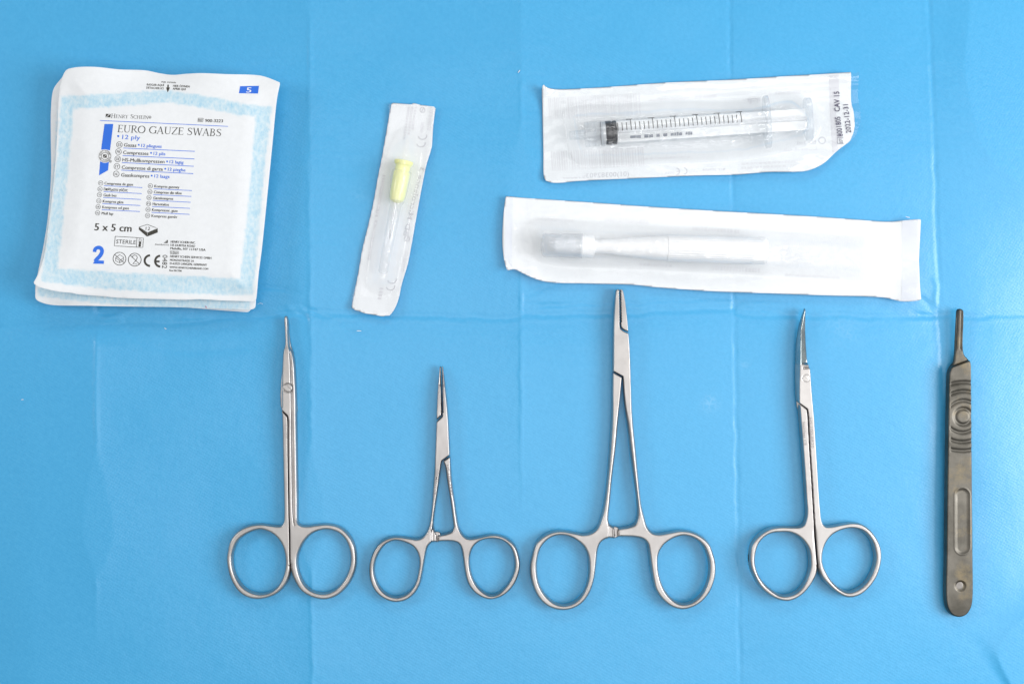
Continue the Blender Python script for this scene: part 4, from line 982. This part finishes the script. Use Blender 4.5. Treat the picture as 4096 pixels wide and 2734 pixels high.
# --- syringe pouch
SY = [(2169, 338, 1), (2183, 353), (2215, 359), (2372, 353), (2661, 332), (2951, 318), (3182, 303), (3401, 292, 1), (3401, 410), (3411, 451), (3414, 520), (3397, 567, 1), (3344, 607), (3286, 659), (3228, 685), (3188, 690), (3066, 690), (2951, 699), (2777, 703), (2545, 714), (2314, 726), (2221, 734), (2190, 728), (2178, 719), (2173, 607), (2169, 434), (2167, 370)]
SYF = [(2175, 352), (2215, 361), (2372, 355), (2661, 334), (2951, 320), (3182, 305), (3401, 293), (3436, 290, 1), (3432, 393), (3440, 434), (3440, 491), (3425, 538), (3397, 568), (3344, 605), (3286, 657), (3228, 683), (3188, 688), (3066, 688), (2951, 697), (2777, 701), (2545, 712), (2314, 724), (2221, 731), (2182, 718), (2176, 607), (2172, 434)]
SYB = [(2262, 515), (2255, 450), (2290, 425), (2500, 412), (2750, 398), (2980, 398), (3050, 385), (3095, 372), (3180, 368), (3240, 405), (3275, 450), (3278, 520), (3240, 570), (3180, 595), (3110, 612), (2950, 640), (2700, 650), (2400, 660), (2310, 655), (2278, 600)]
def sy_paper(px, py):
    z = 0.00035 + 0.0005 * sstep(2400, 2150, px) + 0.0032 * np.exp(-(((px - 2165) / 45) ** 2 + ((py - 335) / 55) ** 2))
    z = z + 0.0030 * sstep(620, 740, py + (px - 2180) * 0.02) * sstep(2900, 3250, px) + 0.0012 * sstep(3250, 3420, px)
    z = z + 0.0012 * sstep(650, 730, py) * sstep(2800, 2200, px)
    return z + 0.0003 * fbm(px / 180, py / 120, 71, 2)
sy_h = lambda u, v: 0.0108 + 0.0050 * sstep(2960, 3080, u)
SYP, sy_z = pouch('syringe_pouch', 'clear fronted peel pouch around the syringe, upper right', SY, SYF, SYB, sy_h, 58, sy_paper, PAPER_B, FILM_S, 0.0009, 101, -0.055, ([2215, 2372, 2661, 2951, 3182, 3440], [361, 355, 334, 320, 305, 292]))

def syringe():
    A = (2340, 538); Bp = (3270, 474); z = 0.0062
    L = math.hypot(Bp[0] - A[0], Bp[1] - A[1]); ux = (Bp[0] - A[0]) / L; uy = (Bp[1] - A[1]) / L
    t = thing('syringe', 'clear plastic syringe with black stopper and tick scale inside its pouch', 'syringe', W(2700, 505, z - 0.005))
    lathe('barrel', A, Bp, [(-44, 17), (-2, 19), (0, 49), (6, 50), (720, 50), (722, 50)], z, BARREL, t, caps=False)
    lathe('luer_tip', A, Bp, [(-62, 13), (-60, 17), (-8, 20), (0, 22)], z, BARREL, t)
    for s in (14, 40, 66): lathe('thread_ring', A, Bp, [(s - 2, 46), (s, 48.6), (s + 2, 46)], z, GREYPL if s > 50 else BARREL, t, caps=False)
    st = lathe('stopper', A, Bp, [(78, 40), (83, 46.5), (90, 47), (92, 47), (104, 47), (106, 43.5), (110, 43.5), (112, 47), (124, 47), (127, 42)], z, RUBBER, t)
    lathe('stopper_cap', A, Bp, [(66, 30), (70, 44), (82, 45)], z, GREYPL, t)
    # plunger rod: two crossed blades
    a = np.array(W(*A, z)); b = np.array(W(*Bp, z)); k = np.linalg.norm(b - a) / L; ax = (b - a) / np.linalg.norm(b - a); up = np.array([0, 0, 1.0]); sd = np.cross(up, ax)
    def blade(p, q):
        V = []; F = []
        for s in (127, 885):
            for i, j in ((-1, -1), (1, -1), (1, 1), (-1, 1)): V.append(a + ax * s * k + (p * 42 * i + q * 6 * j) * k)
        F = [(3, 2, 1, 0), (4, 5, 6, 7)] + [(i, (i + 1) % 4, 4 + (i + 1) % 4, 4 + i) for i in range(4)]
        return V, F
    V, F = blade(sd, up); attach(link('plunger_rod', mesh_from('plunger_rod', V, F, False), WPLAST), t)
    V, F = blade(up * 0.80, sd * 1.02); attach(link('plunger_rod', mesh_from('plunger_rod', V, F, False), RODPL), t)
    def flange(nm, s0, s1, hw, hh, mat):
        n = 40; V = []
        for s in (s0, s1):
            for i in range(n):
                th = 2 * math.pi * i / n; cx = np.sign(math.cos(th)) * abs(math.cos(th)) ** 0.75; cy = np.sign(math.sin(th)) * abs(math.sin(th)) ** 0.75
                V.append(a + ax * s * k + (sd * cx * hw + up * cy * hh) * k)
        F = [tuple(reversed(range(n))), tuple(range(n, 2 * n))] + [(i, (i + 1) % n, n + (i + 1) % n, n + i) for i in range(n)]
        me = mesh_from(nm, V, F, False); return attach(link(nm, me, mat), t)
    flange('finger_flange', 722, 738, 104, 53, CLEARFL)
    flange('thumb_rest', 885, 905, 84, 56, CLEARFL)
    # scale printed round the barrel
    R = 50.5 * k
    def mark(V, F, s0, s1, th0, th1, m=6):
        n = len(V)
        for j in range(m + 1):
            th = th0 + (th1 - th0) * j / m
            for s in (s0, s1): V.append(a + ax * s * k + (sd * math.cos(th) + up * math.sin(th)) * R)
        for j in range(m): F.append((n + 2 * j, n + 2 * j + 1, n + 2 * j + 3, n + 2 * j + 2))
    deg = math.radians
    for i in range(29):
        s = 129 + i * 17.55; V = []; F = []
        big = (i - 3) % 5 == 0
        mark(V, F, s - 1.5, s + 1.5, deg(92), deg(29 if big else 52))
        if big: mark(V, F, s - 17, s + 9, deg(31), deg(22), 2)
        attach(link('scale_mark', mesh_from('scale_mark', V, F, False), INK), t)
    # blurred lettering low on the barrel, too soft to read
    rng = np.random.RandomState(4); V = []; F = []; s = 176
    for wdt in (24, 20, 0, 18, 18, 0, 15, 0, 18, 0, 14, 10, 9, 14, 0, 10, 9, 9):
        if wdt: mark(V, F, s, s + wdt - 1.5, deg(117 + rng.randint(-1, 3)), deg(134 - rng.randint(0, 3)), 2)
        s += wdt if wdt else 12
    attach(link('blurred_lettering', mesh_from('blurred_lettering', V, F, False), plain('grey_ink', (0.27, 0.29, 0.33), 0.7)), t)
    return t
syringe()

def one(root, zf, name, mat, lift, fn):
    p = Print(); fn(p); return p.build(name, root, mat, zf, lift)

def syringe_print():
    for (tx, p0, p1, cap) in (('8001805', (3372, 545), (3361, 466), 23), ('CAV 15', (3360, 446), (3357, 366), 23), ('2022-12-31', (3405, 531), (3392, 417), 21), ('LOT', (3371, 571), (3369, 553), 14)):
        one(SYP, sy_z, 'date_code', JET, 4.2e-4, lambda p: p.text_dir(tx, p0, p1, cap, bold=0.006))
    one(SYP, sy_z, 'lot_box', JET, 4.2e-4, lambda p: p.stroke([(3374, 574), (3350, 574), (3349, 551), (3373, 550)], 1.8))
    rng = np.random.RandomState(11)
    for (x0, y0, x1, y1) in ((2192, 392, 2560, 478), (2202, 606, 2574, 684)):
        g = Print(); x = x0
        while x < x1:
            wd = rng.choice([2.5, 4, 6]); sl = -0.055
            g.quad((x, y0 + (x - x0) * sl), (x + wd, y0 + (x - x0) * sl), (x + wd + 6, y1 + (x - x0) * sl), (x + 6, y1 + (x - x0) * sl), 4); x += wd + rng.choice([3, 4.5, 7])
        g.build('barcode_print', SYP, GHOST_F, sy_z, 9e-5)
    for (tx, x0, y, x1, cap, sl, m) in (('(01)00382903096589', 2250, 716, 2516, 20, -.045, GHOST), ('REF 309658', 2810, 684, 2900, 10, -.03, GHOST), ('0050', 2660, 696, 2698, 10, -.03, GHOST),
                                        ('BD 3ml', 3190, 580, 3264, 18, -.05, GHOST), ('Luer-Lok', 3130, 606, 3268, 15, -.05, GHOST_L), ('syringe', 2990, 408, 3040, 24, -.04, GHOST)):
        one(SYP, sy_z, 'mirrored_lettering', m, 9e-5, lambda p: p.text(tx, x0, y, x1, cap, slope=sl, lean=0, mirror=True))
    one(SYP, sy_z, 'mirrored_mark', GHOST, 9e-5, lambda p: p.stroke(_arc(2735, 684, 13, 13, -88, 88, 10), 4))
    one(SYP, sy_z, 'mirrored_mark', GHOST, 9e-5, lambda p: (p.stroke(_arc(2705, 686, 13, 13, -88, 88, 10), 4), p.stroke([(2706, 686), (2717, 686)], 3.5)))
    one(SYP, sy_z, 'mirrored_mark', GHOST, 9e-5, lambda p: p.circle((3288, 562), 13, 4))
    rg = np.random.RandomState(3)
    for (x0, y, x1, cap) in ((2965, 660, 3262, 9), (2965, 676, 3246, 9), (3100, 380, 3250, 14), (2600, 405, 2760, 9), (2780, 396, 2860, 16), (2560, 640, 2760, 8)):
        g = Print(); x = x0                      # rows of small print too faint to read
        while x < x1:
            wd = rg.randint(5, 16); dy = (x - x0) * -.045; g.quad((x, y + dy - cap), (x + wd, y + dy - cap), (x + wd, y + dy), (x, y + dy), 2); x += wd + rg.randint(2, 6)
        g.build('faint_print_row', SYP, GHOST_F, sy_z, 9e-5)
    one(SYP, sy_z, 'grey_patch', GHOST_L, 7.5e-5, lambda p: p.quad((3316, 302), (3355, 299), (3358, 430), (3318, 430), 6))
    one(SYP, sy_z, 'grey_patch', GHOST_L, 7.5e-5, lambda p: p.quad((3318, 432), (3344, 432), (3352, 600), (3330, 612), 6))
syringe_print()

# --- needle pouch
rngn = np.random.RandomState(5)
NE = [(1568, 413, 1), (1600, 416), (1646, 420, 1), (1652, 414, 1), (1662, 416), (1680, 421), (1702, 424), (1744, 430, 1), (1734, 503), (1728, 590), (1725, 602), (1705, 668), (1684, 773), (1667, 867), (1643, 1002), (1632, 1057), (1608, 1137), (1597, 1190), (1585, 1225), (1572, 1248), (1558, 1263, 1), (1545, 1262, 1), (1532, 1266, 1), (1510, 1261, 1), (1479, 1256, 1), (1455, 1252, 1), (1438, 1244, 1), (1420, 1240, 1), (1407, 1228, 1), (1420, 1160), (1435, 1084), (1450, 996), (1473, 902), (1494, 808), (1511, 714), (1526, 638), (1542, 550), (1559, 456)]
NEF = [(1555, 418, 1), (1600, 417), (1700, 425), (1742, 431, 1), (1732, 503), (1724, 600), (1703, 668), (1682, 773), (1665, 867), (1641, 1002), (1630, 1057), (1606, 1137), (1583, 1223), (1556, 1258), (1480, 1250), (1410, 1226), (1437, 1084), (1452, 996), (1475, 902), (1496, 808), (1513, 714), (1528, 638), (1544, 550), (1556, 456)]
NEB = [(1572, 560), (1625, 500), (1680, 540), (1686, 640), (1666, 760), (1638, 900), (1606, 1060), (1580, 1150), (1535, 1180), (1470, 1150), (1472, 1060), (1500, 900), (1526, 760), (1548, 640)]
def ne_paper(px, py): return 0.0004 + 0.0012 * sstep(1180, 1260, py) + 0.0007 * sstep(520, 410, py) + 0.0006 * sstep(0, 60, px - np.interp(py, [420, 1240], [1700, 1545])) + 0.0002 * fbm(px / 80, py / 120, 81, 2)
NEP, ne_z = pouch('needle_pouch', 'narrow white pouch holding the yellow needle, slanting between gauze and syringe', NE, NEF, NEB, lambda u, v: 0.0092 + 0 * u, 72, ne_paper, PAPER_B, FILM_N, 0.0008, 211, 1.76)
def hypo():
    A = (1616, 644); B2 = (1530, 1098); z = 0.0047
    t = thing('hypodermic_needle', 'yellow hub hypodermic needle in clear sheath inside the narrow pouch', 'needle', W(1575, 850, 0.001))
    lathe('hub', A, B2, [(-2, 30), (0, 37), (7, 38), (14, 35), (20, 29), (42, 29), (46, 33), (140, 31), (160, 27), (167, 14), (170, 6)], z, YPLAST, t)
    lathe('cannula', A, B2, [(168, 3.2), (310, 3.2), (318, 0.5)], z, STEELN, t)
    lathe('sheath', A, B2, [(40, 38), (44, 39.5), (110, 37), (165, 32), (182, 23), (300, 22), (450, 19), (458, 12), (460, 2)], z, CAPPL, t, caps=False)
hypo()
def needle_print():
    L = 1.6e-4
    one(NEP, ne_z, 'mirrored_lettering', GHOST, L, lambda p: p.text_dir('BD Microlance 3', (1613, 940), (1681, 668), 20, bold=0.006, side=-1))
    for p0, p1, tx in (((1602, 1085), (1621, 1003), 'STERILE EO'), ((1708, 520), (1721, 430), 'STERILE EO'), ((1678, 528), (1686, 488), '0050')):
        one(NEP, ne_z, 'mirrored_lettering', GHOST_L, L, lambda p: p.text_dir(tx, p0, p1, 13, side=-1))
    for c in ((1628, 955), (1690, 440)): one(NEP, ne_z, 'mirrored_mark', GHOST, L, lambda p: (p.circle(c, 10, 3), p.stroke([(c[0] - 5, c[1] + 9), (c[0] + 5, c[1] - 9)], 3)))
    for c in ((1568, 1118), (1562, 1145), (1690, 543), (1684, 573)): one(NEP, ne_z, 'mirrored_mark', GHOST, L, lambda p: p.stroke(_arc(c[0], c[1], 17, 15, -15, 170, 10), 4))
    rg = np.random.RandomState(8)
    for (p0, p1, cap) in (((1632, 428), (1612, 560), 8), ((1646, 428), (1630, 540), 8), ((1660, 428), (1646, 520), 8), ((1530, 700), (1500, 870), 12), ((1500, 880), (1470, 1040), 10), ((1520, 1150), (1510, 1200), 14)):
        g = Print(); n = int(math.hypot(p1[0] - p0[0], p1[1] - p0[1]) / 11); d = np.array(p1, float) - p0
        for k in range(n):
            a0 = np.array(p0) + d * k / n; a1 = a0 + d / n * rg.uniform(.5, .85); g.quad(a0, a1, a1 + (cap, 1), a0 + (cap, 1), 2)
        g.build('faint_print_row', NEP, GHOST_L, ne_z, L)
needle_print()

# --- biopsy punch pouch
PU = [(2023, 787, 1), (2276, 804), (2595, 827), (2921, 847), (3239, 865), (3424, 878), (3558, 887), (3617, 882), (3676, 878, 1), (3675, 1056), (3675, 1201, 1), (3609, 1206), (3535, 1190), (3313, 1182), (2980, 1170), (2869, 1166), (2624, 1149), (2535, 1139), (2350, 1134), (2195, 1129), (2150, 1119), (2098, 1097), (2058, 1078), (2028, 1084, 1), (2017, 1041), (2010, 982), (2013, 871)]
PUB = [(2130, 960), (2120, 895), (2150, 872), (2300, 878), (2700, 900), (3100, 920), (3400, 940), (3470, 945), (3490, 990), (3485, 1080), (3470, 1115), (3300, 1112), (2900, 1092), (2500, 1072), (2200, 1058), (2150, 1040)]
def pu_paper(px, py):
    z = 0.0004 + 0.0022 * sstep(3560, 3680, px) * np.abs(py - 1040) / 160 + 0.0020 * sstep(2110, 2010, px)
    z = z + 0.0025 * sstep(1040, 1130, py) * sstep(2300, 2080, px) + 0.0009 * sstep(0, 70, py - np.interp(px, [2190, 3600], [1065, 1130]))
    return z + 0.0003 * fbm(px / 200, py / 130, 91, 2)
PUP, pu_z = pouch('punch_pouch', 'long white peel pouch holding the ribbed punch, above the needle holder', PU, PU, PUB, lambda u, v: 0.0122 - 0.0045 * sstep(3060, 3200, u), 62, pu_paper, PAPER_T, FILM_P, 0.0011, 307, 0.06)
def punch():
    A = (2170, 980); B2 = (3066, 1003); z = 0.0064
    t = thing('biopsy_punch', 'white plastic biopsy punch with ribbed handle inside the long pouch', 'biopsy punch', W(2650, 990, 0.001))
    lathe('ribbed_handle', A, B2, [(495, 46), (500, 53), (508, 53.5), (880, 53.5), (890, 52), (897, 48)], z, WPLAST, t, seg=192, flute=32, fl_amp=0.011)
    lathe('neck', A, B2, [(195, 26), (240, 28), (330, 36), (420, 45), (500, 51)], z, WPLAST, t)
    lathe('collar', A, B2, [(150, 42), (154, 47), (200, 47), (206, 44), (209, 29)], z, WPLAST, t)
    lathe('cutting_tube', A, B2, [(46, 24), (50, 30), (110, 34), (155, 38)], z, plain('pale_grey_plastic', (0.80, 0.82, 0.84), 0.4), t)
    lathe('cap', A, B2, [(-6, 20), (0, 42), (8, 47), (150, 49), (160, 49)], z, CAPGREY, t, caps=False)
punch()
def punch_print():
    for (x0, y, x1, cap) in ((2150, 880, 2295, 10), (2420, 886, 2590, 20), (2770, 922, 2960, 16), (2560, 1062, 2690, 12), (2850, 1080, 3040, 20), (3140, 1104, 3360, 12)):
        g = Print(); x = x0; r = np.random.RandomState(int(x0))
        while x < x1:
            wd = r.randint(5, 12); g.quad((x, y + (x - x0) * .06 - cap * r.uniform(.6, 1)), (x + wd, y + (x - x0) * .06 - cap), (x + wd, y + (x - x0) * .06), (x, y + (x - x0) * .06), 2); x += wd + r.randint(3, 7)
        g.build('faint_print_row', PUP, GHOST_F, pu_z, 9e-5)
    sm = plain('sealed_paper', (0.74, 0.77, 0.83), 0.6)
    one(PUP, pu_z, 'seal_band', sm, 8e-5, lambda p: p.quad((3608, 884), (3672, 880), (3671, 1198), (3606, 1203), 10))
    one(PUP, pu_z, 'seal_band', sm, 8e-5, lambda p: p.quad((2027, 790), (2052, 792), (2046, 1070), (2016, 1020), 8))
punch_print()

# ------------------------------------------------------------------ lint on the sheet
def lint(label, pts, r=0.9, mat=LINT, z=0.0005):
    P = spline(pts, 4, closed=False); V = []; F = []; n = 6
    for i, p in enumerate(P):
        d = P[min(i + 1, len(P) - 1)] - P[max(i - 1, 0)]; d = d / np.linalg.norm(d); nn = np.array([-d[1], d[0]]); rr = r * (0.35 + 0.65 * math.sin(math.pi * (i + .5) / len(P)))
        for j in range(n):
            th = 2 * math.pi * j / n; q = p + nn * rr * math.cos(th); V.append(W(q[0], q[1], z + rr * PX * math.sin(th)))
    for i in range(len(P) - 1):
        for j in range(n): F.append((i * n + j, i * n + (j + 1) % n, (i + 1) * n + (j + 1) % n, (i + 1) * n + j))
    o = link('lint_fibre', mesh_from('lint_fibre', V, F), mat); o['label'] = label; o['category'] = 'lint'; o['group'] = 'lint fibres on the drape'
lint('white lint fibre on bare drape left of the syringe pouch', [(2072, 292), (2076, 286), (2080, 281)], 1.6)
lint('short level white fibre just below the needle pouch', [(1427, 1323), (1436, 1322.5), (1445, 1323)], 1.6)
lint('tiny white fibre on the drape below the gauze stack', [(657, 1310), (662, 1314), (666, 1316)], 1.3)
lint('white fibre above the right end of the long pouch', [(3623, 866), (3632, 869), (3640, 870)], 1.4)
lint('tiny white speck of lint near the left edge', [(84, 1598), (90, 1597), (95, 1597)], 1.4)
lint('curled white lint beside lower right corner of gauze stack', [(1030, 1217), (1040, 1212), (1048, 1214), (1052, 1218)], 0.8)
lint('tiny pink fibre lying on the lower edge of gauze stack', [(821, 1223), (824, 1227), (827, 1231)], 1.6, PINK, 0.0061)

# ------------------------------------------------------------------ third level: marks and fittings belong to the part they sit on
from mathutils import Matrix
def nest():
    stem = lambda o: o.name.split('.')[0]
    below = {'gauze_packet': ('paper_front', {'title_lettering', 'lettering', 'blue_lettering', 'logo_curve', 'white_digit', 'seal_ground', 'seal_emblem'}),
             'syringe_pouch': ('paper_backing', None), 'needle_pouch': ('paper_backing', None), 'punch_pouch': ('paper_backing', None),
             'syringe': ('barrel', {'scale_mark', 'blurred_lettering', 'thread_ring'}),
             'scissors': ('shank', {'engraving', 'faint_marking'}), 'mosquito_forceps': ('shank', {'engraving'}), 'scalpel_handle': ('grip', {'dimple'})}
    for r in [o for o in C.objects if o.type == 'EMPTY']:
        if stem(r) not in below: continue
        host, kids = below[stem(r)]
        ch = [o for o in C.objects if o.parent is r]; h = [o for o in ch if stem(o) == host]
        if not h: continue
        for o in ch:
            if stem(o) != host and stem(o) != 'clear_film' and (kids is None or stem(o) in kids):
                o.parent = h[0]; o.matrix_parent_inverse = Matrix.Identity(4)
nest()
